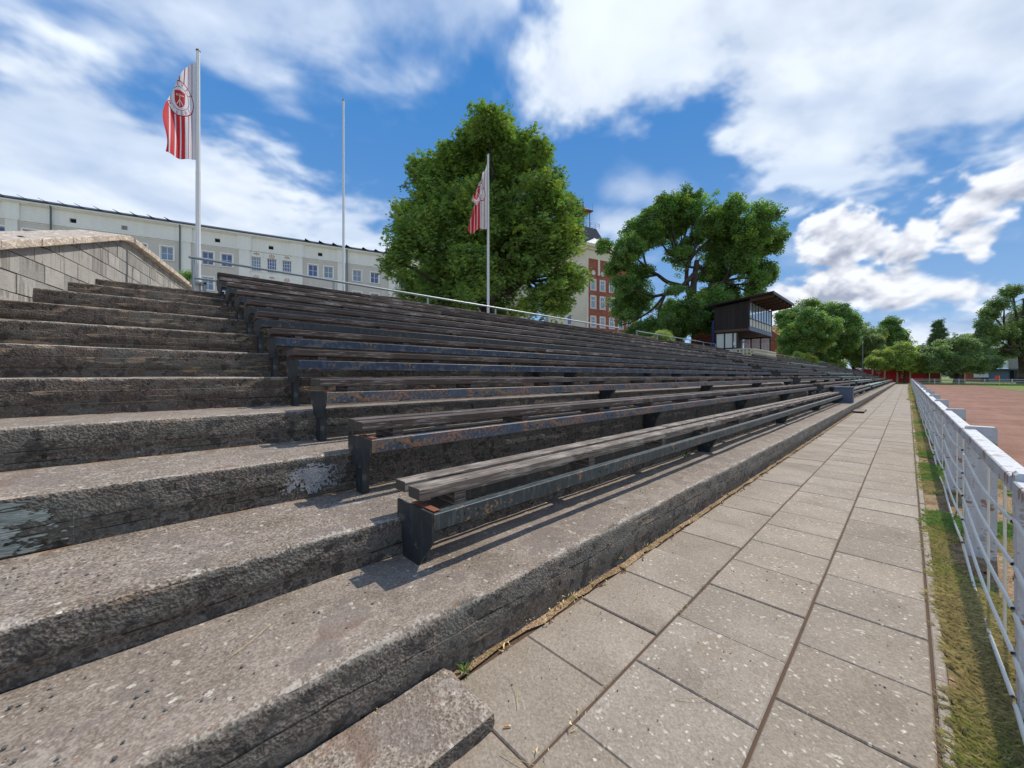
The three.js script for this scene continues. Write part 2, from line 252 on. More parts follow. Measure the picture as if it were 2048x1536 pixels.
M.towerCream = plaster(130, [220, 212, 186]);
M.white = plain(226, 228, 230, { roughness: 0.5 });
M.slate = plain(50, 56, 68, { roughness: 0.6 });
M.panel = plain(34, 44, 62, { roughness: 0.25 });
M.pipe = plain(84, 98, 104, { roughness: 0.5 });
M.glass = new THREE.MeshPhysicalMaterial({ color: new THREE.Color(0.03, 0.085, 0.24), roughness: 0.06, specularIntensity: 1, ior: 1.6 });  // blue of the reflected sky is put into the pane colour
M.glassPale = new THREE.MeshPhysicalMaterial({ color: new THREE.Color(0.17, 0.25, 0.34), roughness: 0.08, ior: 1.6 });
M.darkHole = plain(30, 30, 32);
M.brick = new Surf(512, 512).paint((u, v, o) => { const row = Math.floor(v * 32), x = u * 16 + (row % 2) * 0.5, bx = ((x % 1) + 1) % 1, by = (v * 32) % 1, a = fbm(u, v, 4, 4, 4, 141), t = hash(((Math.floor(x) % 16) + 16) % 16, row, 9); set3(o, [152, 84, 64], (t - 0.5) * 34 + (a - 0.5) * 26); if (bx < 0.05 || by < 0.12) mix3(o, [160, 128, 110], 0.6); o[3] = 1; }).mat([4, 2.6], { roughness: 0.95 });
M.seamRoof = plain(196, 202, 204, { roughness: 0.45, metalness: 0.15 });
M.copper = plain(120, 66, 52, { roughness: 0.7 });
M.ornament = plain(178, 134, 112);
M.timber = new Surf(512, 512).paint((u, v, o) => { const b = Math.floor(u * 16), x = (u * 16) % 1, g = fbm(u, v, 80, 4, 3, 151); set3(o, [50, 42, 38], (hash(b, 0, 5) - 0.5) * 12 + (g - 0.5) * 16); if (x < 0.06) mix3(o, [18, 15, 14], 0.9); o[3] = x < 0.06 ? 0 : 1; }).mat([2.4, 2.4], { bump: 0.008 });
M.blackTrim = plain(24, 26, 36, { roughness: 0.5 });
M.boothWhite = plain(216, 216, 206);
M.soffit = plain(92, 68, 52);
M.boothBlue = plain(92, 108, 132, { roughness: 0.5 });
M.creamBlock = plain(214, 204, 176);
M.red = new Surf(256, 256).paint((u, v, o) => { const a = fbm(u, v, 6, 3, 4, 161), s = fbm(u, v, 60, 2, 2, 162); set3(o, [196, 48, 52], (a - 0.5) * 50 + (s - 0.5) * 40); o[3] = s; }).mat([2, 2], { roughness: 0.8 });
const barkSurf = (s, c) => new Surf(256, 512).paint((u, v, o) => { const g = fbm(u, v, 22, 7, 4, s), a = fbm(u, v, 5, 4, 3, s + 3); set3(o, c, (g - 0.5) * 60 + (a - 0.5) * 24); o[3] = g; }).mat([1, 2], { bump: 0.03, roughness: 1 });
M.bark = barkSurf(171, [74, 64, 54]);
const leafMat = (r, g, b, t = 0.35) => new THREE.MeshPhysicalMaterial({ color: new THREE.Color(r, g, b), roughness: 0.85, transmission: t, thickness: 0, side: THREE.DoubleSide });
M.leafChestnut = leafMat(0.225, 0.375, 0.06, 0.45);
M.leafMaple = leafMat(0.19, 0.355, 0.058, 0.45);
M.leafBright = leafMat(0.34, 0.48, 0.065, 0.45);
M.leafDark = leafMat(0.12, 0.21, 0.07, 0.4);
M.leafGrey = leafMat(0.24, 0.36, 0.1, 0.45);
M.leafRed = leafMat(0.36, 0.12, 0.07, 0.4);
M.blade = leafMat(0.46, 0.43, 0.19, 0.35);

// ------------------------------------------------------------------ builders
const used = {};
function numbered(name) { const k = used[name] = (used[name] ?? -1) + 1; return k ? `${name}_${String(k).padStart(3, '0')}` : name; }
function tag(o, label, category, group, kind) { if (label) o.userData.label = label; if (category) o.userData.category = category; if (group) o.userData.group = group; if (kind) o.userData.kind = kind; return o; }
function thing(name, label, category, pos = [0, 0, 0], turn = 0, group) { const o = new THREE.Group(); o.name = numbered(name); o.position.set(...pos); o.rotation.y = turn; scene.add(o); return tag(o, label, category, group); }
function ground(name, pos = [0, 0, 0]) { const o = new THREE.Group(); o.name = numbered(name); o.position.set(...pos); scene.add(o); return tag(o, null, null, null, 'structure'); }
function part(name, geo, mat, parent) { const m = new THREE.Mesh(Array.isArray(geo) ? join(geo) : geo, mat); m.name = name; parent.add(m); return m; }
const join = (list) => mergeGeometries(list.map((g) => { const n = g.index ? g.toNonIndexed() : g; for (const k of Object.keys(n.attributes)) if (!['position', 'normal', 'uv'].includes(k)) n.deleteAttribute(k); return n; }));
const box = (w, h, d, x = 0, y = 0, z = 0) => { const g = new THREE.BoxGeometry(w, h, d); const p = g.attributes.position, n = g.attributes.normal, uv = g.attributes.uv; for (let i = 0; i < p.count; i++) { const X = p.getX(i), Y = p.getY(i), Z = p.getZ(i); if (Math.abs(n.getX(i)) > 0.5) uv.setXY(i, Z, Y); else if (Math.abs(n.getY(i)) > 0.5) uv.setXY(i, X, Z); else uv.setXY(i, X, Y); } g.translate(x, y, z); return g; };
const span = (x0, x1, y0, y1, z0, z1) => box(Math.abs(x1 - x0), Math.abs(y1 - y0), Math.abs(z1 - z0), (x0 + x1) / 2, (y0 + y1) / 2, (z0 + z1) / 2);
function rawGeo(pos, uv, idx) { const g = new THREE.BufferGeometry(); g.setAttribute('position', new THREE.Float32BufferAttribute(pos, 3)); g.setAttribute('uv', new THREE.Float32BufferAttribute(uv, 2)); if (idx) g.setIndex(idx); g.computeVertexNormals(); return g; }
// closed outline in x,y (anticlockwise), run along z; uv = metres along and round
function run(outline, z0, z1, uo = 0, caps = true) {
  const pos = [], uv = []; let per = 0; const n = outline.length;
  for (let i = 0; i < n; i++) {
    const [ax, ay] = outline[i], [bx, by] = outline[(i + 1) % n], L = Math.hypot(bx - ax, by - ay), a = Math.min(z0, z1), b = Math.max(z0, z1);
    pos.push(ax, ay, b, bx, by, b, bx, by, a, ax, ay, b, bx, by, a, ax, ay, a);
    uv.push(uo + b, per, uo + b, per + L, uo + a, per + L, uo + b, per, uo + a, per + L, uo + a, per); per += L;
  }
  if (caps) for (let i = 1; i < n - 1; i++) for (const [z, o] of [[Math.max(z0, z1), 0], [Math.min(z0, z1), 1]]) { const t = o ? [0, i + 1, i] : [0, i, i + 1]; for (const k of t) { pos.push(outline[k][0], outline[k][1], z); uv.push(outline[k][0] * 0.5, outline[k][1]); } }
  // outward faces: side quads above are wound for an anticlockwise outline seen from +z
  return rawGeo(pos, uv);
}
const bevelRect = (x0, x1, y0, y1, c) => [[x0 + c, y0], [x1 - c, y0], [x1, y0 + c], [x1, y1 - c], [x1 - c, y1], [x0 + c, y1], [x0, y1 - c], [x0, y0 + c]];
function tube(pts, r0, r1 = r0, rad = 8, seg = 1) {
  const P = pts.map((p) => new THREE.Vector3(...p)), c = P.length > 2 ? new THREE.CatmullRomCurve3(P) : new THREE.LineCurve3(P[0], P[1]); const g = new THREE.TubeGeometry(c, Math.max(1, seg * (P.length - 1)), 1, rad, false);
  const pos = g.attributes.position, N = Math.max(1, seg * (P.length - 1));
  for (let i = 0; i <= N; i++) { const ctr = c.getPointAt(i / N), r = lerp(r0, r1, i / N); for (let j = 0; j <= rad; j++) { const k = i * (rad + 1) + j; pos.setXYZ(k, ctr.x + (pos.getX(k) - ctr.x) * r, ctr.y + (pos.getY(k) - ctr.y) * r, ctr.z + (pos.getZ(k) - ctr.z) * r); } }
  g.computeVertexNormals(); return g;
}
const cyl = (r0, r1, h, x, y, z, n = 14) => { const g = new THREE.CylinderGeometry(r1, r0, h, n); g.translate(x, y + h / 2, z); return g; };
const extr = (pts, depth, z = 0, holes = []) => { const s = new THREE.Shape(pts.map((p) => new THREE.Vector2(...p))); for (const h of holes) s.holes.push(new THREE.Path(h.map((p) => new THREE.Vector2(...p)))); const g = new THREE.ExtrudeGeometry(s, { depth, bevelEnabled: false }); g.translate(0, 0, z); return g; };
const rect = (x0, x1, y0, y1) => [[x0, y0], [x1, y0], [x1, y1], [x0, y1]];

// ------------------------------------------------------------------ ground
function sheet(x0, x1, z0, z1, y, uvs = 1) { const g = new THREE.PlaneGeometry(Math.abs(x1 - x0), Math.abs(z1 - z0)); g.rotateX(-Math.PI / 2); g.translate((x0 + x1) / 2, y, (z0 + z1) / 2); const p = g.attributes.position, u = g.attributes.uv; for (let i = 0; i < p.count; i++) u.setXY(i, p.getX(i) * uvs, p.getZ(i) * uvs); return g; }
tag(part('ground', sheet(-900, 900, 700, -1200, -0.06), M.turf, scene), null, null, null, 'structure');
tag(part('raised_ground', span(-700, -11.5, -1, 3.4, 60, -118), M.gravel, scene), null, null, null, 'structure');
tag(part('running_track', sheet(1.35, 8.3, 12, -106, -0.03), M.track, scene), null, null, null, 'structure');
tag(part('playing_field', sheet(8.34, 90, 12, -100, -0.025), M.turf, scene), null, null, null, 'structure');
tag(part('track_edging', box(0.06, 0.05, 112, 8.32, -0.02, -44), M.stone[1], scene), null, null, null, 'structure');
tag(part('verge', sheet(0.15, 1.4, 4, -108, -0.012), M.soil, scene), null, null, null, 'structure');

// path: three rows of slabs, half a slab out of step, on dark joints
const path = ground('path');
part('joint_bed', sheet(-1.72, 0.15, 4, -111, -0.006), M.joint, path);
part('soil_strip', (() => { const g = new THREE.PlaneGeometry(0.06, 115, 3, 900); g.rotateX(-Math.PI / 2); const p = g.attributes.position, u = g.attributes.uv; for (let i = 0; i < p.count; i++) { const z = p.getZ(i) - 53.5; p.setXYZ(i, -1.678 + p.getX(i) + (p.getX(i) > 0.025 ? (vn(z * 7, 0, 0, 0, 4) - 0.5) * 0.045 : 0), 0.004 + vn(z * 9, p.getX(i) * 30, 0, 0, 8) * 0.012, z); u.setXY(i, p.getX(i), z); } g.computeVertexNormals(); return g; })(), M.soil, path);
{
  const R = rng(7), cols = [[-1.645, -1.077, -1.722, M.slab], [-1.077, -0.468, -2.012, M.slabSpotted], [-0.468, 0.092, -1.7, M.slabSpotted]], L = 0.574;
  const slabGeo = (w, v) => {
    const g = 0.0028, c = 0.006, x0 = 0.007, x1 = w - 0.007, z0 = -g, z1 = -L + g, ou = hash(v, 1, 5) * 2.4, ov = hash(v, 2, 5) * 2.4, P = [], U = [];
    const ring = (i, y) => [[x0 + i, y, z0 - i], [x1 - i, y, z0 - i], [x1 - i, y, z1 + i], [x0 + i, y, z1 + i]], quad = (a, b, cc, d) => { for (const q of [a, b, cc, a, cc, d]) { P.push(...q); U.push(q[0] + ou, q[2] + q[1] + ov); } };
    const A = ring(0, -0.05), B = ring(0, -c), C = ring(c, 0);
    quad(...C); for (let k = 0; k < 4; k++) { const n = (k + 1) % 4; quad(B[k], B[n], C[n], C[k]); quad(A[k], A[n], B[n], B[k]); }
    return rawGeo(P, U);
  };
  const rest = { a: [], b: [] }, tints = new Map([M.slab, M.slabSpotted].map((m) => [m, [[0.9, 0.89, 0.87], [1, 1, 1], [1.06, 1.05, 1.03], [0.97, 0.95, 0.92], [1, 0.98, 0.95]].map((c) => { const q = m.clone(); q.color.setRGB(...c); return q; })]));
  cols.forEach(([x0, x1, zj, mat], ci) => {
    const shapes = Array.from({ length: 9 }, (_, k) => slabGeo(x1 - x0, ci * 20 + k));
    const first = Math.ceil((2.4 - zj) / L);
    for (let k = -first; k < 190; k++) {
      const z = zj - k * L; if (z < -110) break;
      const y = 0.002 + (R() - 0.5) * 0.007, g = shapes[(R() * 9) | 0], tx = (R() - 0.5) * 0.008, tz = (R() - 0.5) * 0.008;
      if (z > -19) { const m = part('paving_slab', g, tints.get(ci === 0 ? (R() < 0.8 ? M.slab : M.slabSpotted) : mat)[(R() * 5) | 0], path); m.position.set(x0, y, z); m.rotation.set(tz, (R() - 0.5) * 0.008, tx); }
      else { const q = g.clone(); q.translate(x0, y, z); (ci ? rest.b : rest.a).push(q); }
    }
  });
  tag(part('paving_slab', rest.a, M.slab, path), null, null, null, 'stuff');
  tag(part('paving_slab', rest.b, M.slabSpotted, path), null, null, null, 'stuff');
  for (let k = 0; k < 24; k++) { const m = part('edging_stone', shared('edging', () => run(bevelRect(0, 0.045, -0.1, 0.012, 0.006), -0.006, -0.994)), M.slabSpotted, path); m.position.set(0.1, (R() - 0.5) * 0.008, 3 - k); }
  part('edging_stone', span(0.1, 0.145, -0.1, 0.01, -21, -110), M.slabSpotted, path);
}
function shared(k, f) { return (shared.c ??= {})[k] ??= f(); }

// ------------------------------------------------------------------ the terrace of concrete steps
const TX = [-1.70, -2.50, -3.45, -4.4, -5.3, -6.2, -7.1, -8.0, -8.9, -9.8, -10.7, -11.65], TH = [0.345, 0.60, 0.93, 1.24, 1.585, 1.92, 2.245, 2.575, 2.90, 3.19, 3.45];
const END = -112, wallZ = (x) => 0.59 + 0.289 * (x + 10.7);
const terrace = thing('terrace', 'long grey weathered concrete terrace of steps carrying the rows of benches', 'grandstand');
function nose(z, k) { // worn, chipped nosing: how far in and down the edge has gone
  const a = vn(z * 1.1, k * 7, 0, 0, 21), b = vn(z * 6, k * 7, 0, 0, 22), c = vn(z * 23, k * 7, 0, 0, 23), d = vn(z * 60, k * 7, 0, 0, 24), chip = Math.max(0, vn(z * 3.1, k * 5 + 2, 0, 0, 25) - 0.72) * 0.09;
  return { x: (a - 0.5) * 0.03 - (b * 0.012 + c * 0.009 + d * 0.006 + chip), y: -(b * 0.008 + c * 0.008 + d * 0.005 + chip * 0.6) };
}
for (let k = 0; k < 11; k++) {
  const X0 = TX[k], X1 = TX[k + 1], h = TH[k], hb = k ? TH[k - 1] : -0.03, zs = [], zTop = Math.min(3.2, wallZ(X1) + 0.25);
  for (let z = zTop; z > END;) { zs.push(z); z -= z > -6 ? 0.025 : z > -14 ? 0.07 : z > -40 ? 0.35 : 1.2; } zs.push(END);
  const fr = [0, 0.012, 0.03, 0.07, 0.16, 0.4, 0.75, 1], tp = [], tu = [], ti = [], rp = [], ru = [], ri = [], H = h - hb;
  const rf = [0, 0.03, 0.08, 0.18, 0.33, 0.345, 0.5, 0.66, 0.675, 0.8, 0.93, 1];
  zs.forEach((z, i) => {
    const e = nose(z, k), D = X0 - X1;
    fr.forEach((f, j) => {
      const d = f * D, und = (vn(z * 1.4, d * 2 + k * 9, 0, 0, 33) - 0.5) * 0.012 + (vn(z * 9, d * 9 + k * 9, 0, 0, 34) - 0.5) * 0.006;
      tp.push(j === 0 ? X0 + e.x : X0 - d + (j < 4 ? e.x * (1 - f / 0.16) : 0), h + und + e.y * (j === 0 ? 1 : j === 1 ? 0.45 : j === 2 ? 0.12 : 0), z); tu.push(z + k * 1.37, d);
      if (i && j) { const a = (i - 1) * fr.length + j - 1, b = i * fr.length + j - 1; ti.push(a, b, a + 1, b, b + 1, a + 1); }
    });
    const und0 = (vn(z * 1.4, k * 9, 0, 0, 33) - 0.5) * 0.012 + (vn(z * 9, k * 9, 0, 0, 34) - 0.5) * 0.006;
    rf.forEach((f, j) => {
      const rough = (vn(z * 8, f * 3 + k * 3, 0, 0, 36) - 0.5) * 0.01 + (vn(z * 30, f * 12 + k * 3, 0, 0, 37) - 0.5) * 0.007, boards = f > 0.67 ? -0.006 : f > 0.34 ? 0.006 : 0;
      rp.push(j === 0 ? X0 + e.x : X0 + 0.004 + (j === 1 ? e.x * 0.6 : j === 2 ? e.x * 0.25 : (vn(z * 1.1, k * 7, 0, 0, 21) - 0.5) * 0.03 * (1 - f)) + rough + boards, j === 0 ? h + und0 + e.y : h - f * H, z); ru.push(z + k * 2.11, f * H);
      if (i && j) { const a = (i - 1) * rf.length + j - 1, b = i * rf.length + j - 1; ri.push(a, a + 1, b, b, a + 1, b + 1); }
    });
  });
  part('tread', rawGeo(tp, tu, ti), k === 1 || k === 2 ? M.treadRough : M.tread, terrace);
  part('riser', rawGeo(rp, ru, ri), k === 0 ? M.kerb : k < 4 ? M.riserCoarse : M.riserBoard, terrace);
}
part('end_wall', extr([...TX.slice(0, 11).flatMap((x, i) => [[x, i ? TH[i - 1] : -0.1], [x, TH[i]]]), [-11.6, 3.45], [-11.6, -0.1]], 0.2, END - 0.2), M.kerb, terrace);
// repairs on the third riser
function smear(name, mat, z, y, w, h, seed, edge) { // a smear of old paint or cement with a ragged outline
  const a = new Surf(256, 128).paint((u, v, o) => { const n = fbm(u, v, 6, 4, 5, seed), f = fbm(u, v, 34, 18, 3, seed + 5), d = edge ? (0.925 - u) * 6 : 1 - Math.hypot((u - 0.5) * 2.1, (v - 0.5) * 2.1); const k = step(-0.03, 0.05, d * 0.6 + (n - 0.5) * 0.9 + (f - 0.5) * 1.1 - (edge ? 0.12 : 0.1)) * 255; o[0] = o[1] = o[2] = k; o[3] = 0; });
  const m = mat.clone(); m.alphaMap = a.tex('c', [1, 1], false); m.transparent = true; const g = new THREE.PlaneGeometry(w, h, 24, 6), p = g.attributes.position; g.rotateY(Math.PI / 2); for (let i = 0; i < p.count; i++) p.setX(i, 0.006 + vn(p.getZ(i) * 20, p.getY(i) * 20, 0, 0, seed) * 0.006); g.translate(TX[2] + 0.013, y, z); g.computeVertexNormals(); part(name, g, m, terrace);
}
smear('whitewash_patch', M.whitewash, -1.03, 0.755, 0.46, 0.25, 31, false);
smear('cement_patch', M.cement, 0.97, 0.76, 1.4, 0.29, 37, true);

// low steps from the path up to the terrace
function lowStep(z0, z1, x1, label) {
  const t = thing('concrete_step', label, 'step', [-1.69, 0, z0]), L = z0 - z1, W = x1 + 1.69, nz = Math.ceil(L / 0.03), nx = 14, P = [], U = [], I = [], Hh = 0.075;
  const xs = [...Array(nx + 1).keys()].map((i) => (i / nx) * W), zs = [...Array(nz + 1).keys()].map((i) => -(i / nz) * L);
  zs.forEach((z, i) => xs.forEach((x, j) => { const ez = Math.min(L + z, 0.2), ex = Math.min(W - x, 0.2), rn = vn(x * 22, (z + z0) * 22, 0, 0, 61), edge = Math.max(0, 0.03 - Math.min(ez, ex)) / 0.03; P.push(x - (j === nx ? rn * 0.015 : 0), Hh + (rn - 0.5) * 0.007 - edge * rn * 0.02, z + (i === nz ? rn * 0.015 : 0)); U.push(z + z0, 0.16 + (W - x)); if (i && j) { const a = (i - 1) * (nx + 1) + j - 1, b = i * (nx + 1) + j - 1; I.push(a, a + 1, b, b, a + 1, b + 1); } }));
  part('step_top', rawGeo(P, U, I), M.treadRough, t);
  const sp = [], su = [], si = [], loop = []; for (let i = 0; i <= nz; i++) loop.push(i * (nx + 1) + nx); for (let j = nx - 1; j >= 0; j--) loop.push(nz * (nx + 1) + j);
  let per = 0; loop.forEach((v, i) => { const x = P[v * 3], y = P[v * 3 + 1], z = P[v * 3 + 2]; if (i) per += Math.hypot(x - P[loop[i - 1] * 3], z - P[loop[i - 1] * 3 + 2]); sp.push(x, y, z, x + 0.004, y * 0.5, z - 0.002, x, -0.02, z); su.push(per, 0.03, per, 0.08, per, 0.12); if (i) { const a = (i - 1) * 3, b = i * 3; for (const q of [0, 1]) si.push(a + q, a + q + 1, b + q, b + q, a + q + 1, b + q + 1); } });
  part('step_side', rawGeo(sp, su, si), M.riserCoarse, t);
}
lowStep(2.6, -1.175, -1.305, 'low rough concrete step at the foot of the nearest stairway, beside the slabs');
lowStep(-22.3, -24.0, -1.32, 'small low concrete step on the far path at the second stairway');

// ------------------------------------------------------------------ benches
const plateOutline = [[-0.055, 0.38], [-0.055, 0.262], [0.0, 0.24], [0.07, 0.12], [0.26, 0.12], [0.395, 0.25], [0.395, 0.385]];
const lowPlate = [[-0.055, 0.38], [-0.055, 0.262], [0.0, 0.24], [0.03, -0.01], [0.22, -0.01], [0.395, 0.19], [0.395, 0.385]];
const BLOCKS = [[-1.35, -23.3, 'nearest block'], [-25.4, -42.6, 'second block'], [-44.5, -67, 'third block'], [-69, -90, 'fourth block'], [-92, -111, 'farthest block']];
const LIFT = [0, 0.1, 0.13, 0.165, 0.145, 0.15, 0.13, 0.1, 0.075, 0.065, 0.0], BX = (r) => (r < 10 ? TX[r + 1] : -11.22);
const ROWS = ['bottom row', 'second row up', 'third row up', 'fourth row up', 'fifth row up', 'middle row', 'fifth row from top', 'fourth row from top', 'third row from top', 'second row from top', 'top row'];
const LOOKS = ['grey weathered bench on green steel', 'smooth brown bench on rusty blue steel', 'brown bench on orange-rusted steel', 'brown bench on navy steel', 'flaking brown bench on blue steel', 'flaking brown bench on dark steel', 'flaking brown bench on dark steel', 'pale flaking bench on steel', 'dark brown bench on steel', 'dark brown bench on steel', 'dark brown bench below the railing'];
function bench(row, z0, z1, label, near, teal, group) {
  const b = thing('terrace_bench', label, 'bench', [BX(row) + 0.012, TH[row] + LIFT[row], z0], 0, group), L = z0 - z1, R = rng(row * 97 + Math.round(-z0 * 10));
  const beamMat = row === 0 ? M.steelGreen : row < 3 ? M.steelRusty : row < 5 ? M.steelBlue : M.steelDark, woods = teal ? [M.woodTeal] : row === 0 ? [M.woodGrey, M.woodGrey, M.woodFlaked] : row === 1 ? [M.woodBrown, M.woodBrown, M.woodDark] : row === 2 ? [M.woodBrown, M.woodDark] : [M.woodDark, M.woodFlaked, M.woodBlack, M.woodDark];
  const plate = row ? shared('plate', () => extr(plateOutline, 0.014)) : shared('lowplate', () => extr(lowPlate, 0.014));
  for (const z of [-0.014, -L]) { const p = part('end_plate', plate, M.steelPlate, b); p.position.z = z; }
  const lift = LIFT[row], foot = shared(`foot${row}`, () => run(bevelRect(0.08, 0.21, -lift - 0.01, 0.2, 0.01), 0, -0.06));
  for (const z of [-0.016, -L + 0.06]) { const p = part('foot', foot, M.steelPlate, b); p.position.z = z; }
  const nLeg = Math.max(1, Math.round(L / 5.5)); for (let i = 1; i < nLeg; i++) { const p = part('leg', shared(`leg${row}`, () => extr([[0.01, 0.3], [0.03, -lift - 0.01], [0.2, -lift - 0.01], [0.25, 0.1], [0.34, 0.255], [0.34, 0.3]], 0.09)), M.steelPlate, b); p.position.z = -(L * i) / nLeg; }
  // front beam: a channel, flange on top
  part('beam', [run(bevelRect(0.375, 0.4, 0.27, 0.378, 0.004), -0.015, -L + 0.015, R() * 2), span(0.33, 0.374, 0.366, 0.377, -0.016, -L + 0.016), span(0.33, 0.374, 0.271, 0.28, -0.016, -L + 0.016)], beamMat, b);
  part('rear_beam', span(0.03, 0.06, 0.28, 0.355, -0.016, -L + 0.016), M.steelPlate, b);
  part('cover_strip', span(0.1, 0.37, 0.383, 0.388, -0.03, -0.08), M.rust, b);
  const nB = Math.max(2, Math.round(L / 1.75)); for (let i = 0; i <= nB; i++) { const p = part('bearer', shared('bearer', () => run(bevelRect(-0.08, 0.262, 0.34, 0.435, 0.004), 0.05, -0.05)), M.woodDark, b); p.position.z = -0.32 - ((L - 0.64) * i) / nB; if (near && row < 5) for (const d of [-0.06, 0.06]) { const q = part('bolt', shared('bolt', () => new THREE.CylinderGeometry(0.011, 0.012, 0.008, 8).rotateZ(Math.PI / 2).translate(0.403, 0.325, 0)), M.steelPlate, b); q.position.z = p.position.z + d; } }
  for (const [x0, x1] of [[-0.115, 0.025], [0.125, 0.27]]) {
    let z = x0 < 0 ? -0.02 : 0.01;
    while (z > -L + 0.1) {
      let l = 3.4 + R() * 2.4; if (z - l < -L + 1.5) l = z + L - 0.01; const dy = (R() - 0.5) * 0.006, th = 0.074 + R() * 0.006;
      const p = part('plank', run(bevelRect(x0, x1, 0.435, 0.435 + th, 0.007), -0.002, -l + 0.002, R() * 2), woods[(R() * woods.length) | 0], b); p.position.set((R() - 0.5) * 0.006, dy, z); p.rotation.set((R() - 0.5) * 0.0014, (R() - 0.5) * 0.0014, (R() - 0.5) * 0.025); if (near && z > -0.1) part('shaded_end_grain', shared(`eg${x0}`, () => span(x0 + 0.004, x1 - 0.004, 0.438, 0.506, -0.004, 0.0005)), M.shadedEndGrain, p); z -= l;  // near ends get a cap whose colour holds their shade
    }
  }
}
for (let B = 0; B < 5; B++) for (let row = 0; row < 11; row++) {
  let [z0, z1, where] = BLOCKS[B]; const teal = B === 2 && (row < 4 || row === 6), look = teal ? 'pale teal painted bench' : B && row === 10 ? 'dark brown bench on steel' : LOOKS[row];
  const label = B === 0 ? `long ${look}, ${ROWS[row]} of nearest block` : `${look}, ${ROWS[row]} of ${where}${B < 4 ? ' from the camera' : ''}`;
  z0 += row || B ? (hash(row, B, 3) - 0.5) * 0.05 + (row > 1 ? 0.045 : 0) : 0.02;
  if (row >= 8 && B === 1) z1 = -35.6;
  if (row >= 8 && B === 2) z0 = -46.6;
  bench(row, z0, z1, label, B === 0, teal, `benches of the ${where}`);
}

// ------------------------------------------------------------------ stone parapet beside the stairway
{
  const w = thing('parapet_wall', 'pale stone block parapet with sloping coping left of the concrete stairway', 'wall', [-8.27, 0, 1.29], 163.9 * Math.PI / 180), R = rng(41);
  const raw = (s) => Math.min(3.4 + s * 0.345, 4.7), top = (s) => (raw(s - 0.45) + raw(s - 0.2) + raw(s) + raw(s + 0.2) + raw(s + 0.45)) / 5, under = (s) => top(s) - 0.12;
  const S0 = -4.5, S1 = 9.6, prof = []; for (let s = S0; s <= S1 + 1e-6; s += 0.3) prof.push([s, under(s) - 0.002]);
  part('core', extr([[S0, -0.5], [S1, -0.5], ...prof.reverse()], 0.36, -0.39), M.mortar, w);
  for (let j = -3; j < 11; j++) {
    const y0 = 4.385 - 0.275 * (9 - j), y1 = y0 + 0.275; let s = S0 + ((j * 37) % 10) * 0.05;
    while (s < S1 - 0.05) {
      const l = 0.42 + R() * 0.3, s1 = Math.min(S1, s + l), X = -8.27 - 0.961 * s, tread = clamp(0.345 + (-X - 1.7) * 0.345, 0.3, 3.45), g = 0.006;
      const cap = [s, s1].map((q) => Math.min(y1, under(q)));
      if (y1 > tread - 0.45 && Math.max(...cap) - y0 > 0.05) {
        const mid = (s + s1) / 2, pts = [[s + g, y0 + g], [s1 - g, y0 + g]]; if (cap[1] - y0 > 0.03) pts.push([s1 - g, cap[1] - g]); const cm = Math.min(y1, under(mid)); pts.push([mid, cm - g]); if (cap[0] - y0 > 0.03) pts.push([s + g, cap[0] - g]);
        const geo = new THREE.ExtrudeGeometry(new THREE.Shape(pts.map((p) => new THREE.Vector2(...p))), { depth: 0.03 + R() * 0.012, bevelEnabled: true, bevelSize: 0.004, bevelThickness: 0.006, bevelOffset: -0.003, bevelSegments: 1 }); geo.translate(0, 0, -0.035);
        part('stone_block', geo, M.stone[(R() * 3) | 0], w);
      }
      s = s1;
    }
  }
  for (let s = S0; s < S1 - 0.1; s += 0.85) {
    const s1 = Math.min(S1, s + 0.842), pts = [], n = 4; for (let i = 0; i <= n; i++) { const q = lerp(s, s1, i / n); pts.push([q, under(q)]); } for (let i = n; i >= 0; i--) { const q = lerp(s, s1, i / n); pts.push([q, top(q) + (R() - 0.5) * 0.012]); }
    const geo = new THREE.ExtrudeGeometry(new THREE.Shape(pts.map((p) => new THREE.Vector2(...p))), { depth: 0.56, bevelEnabled: true, bevelSize: 0.012, bevelThickness: 0.015, bevelSegments: 2, bevelOffset: -0.012 });
    geo.translate(0, 0, -0.44 + (R() - 0.5) * 0.012); part('coping_stone', geo, M.coping, w);
  }
}

// ------------------------------------------------------------------ pipe railings along the back of the terrace
function railing(z0, z1, spacing, label) {
  const t = thing('pipe_railing', label, 'railing', [-11.62, 3.45, z0]), L = z0 - z1, n = Math.round(L / spacing), y = 0.91;
  part('top_rail', [tube([[0, y, 0.06], [0, y, -L - 0.06]], 0.033, 0.033, 12), new THREE.SphereGeometry(0.033, 10, 8).translate(0, y, 0.06)], M.galv, t);
  for (let i = 0; i < n; i++) part('lower_rail', tube([[0, 0.44, -(L * i) / n - 0.03], [0, 0.44, -(L * (i + 1)) / n + 0.03]], 0.026, 0.026, 10), M.galv, t);
  for (let i = 0; i <= n; i++) { const p = part('post', shared('railpost', () => cyl(0.03, 0.03, 0.9, 0, -0.04, 0, 12)), M.galv, t); p.position.z = -(L * i) / n; }
}
railing(-0.93, -19.8, 3.15, 'galvanised pipe railing behind the top benches of the nearest block');
railing(-22.0, -35.8, 2.8, 'galvanised pipe railing leading up to the dark commentary booth');
railing(-46.5, -111, 3.2, 'pale pipe railing along the far top of the terrace beyond the booth');

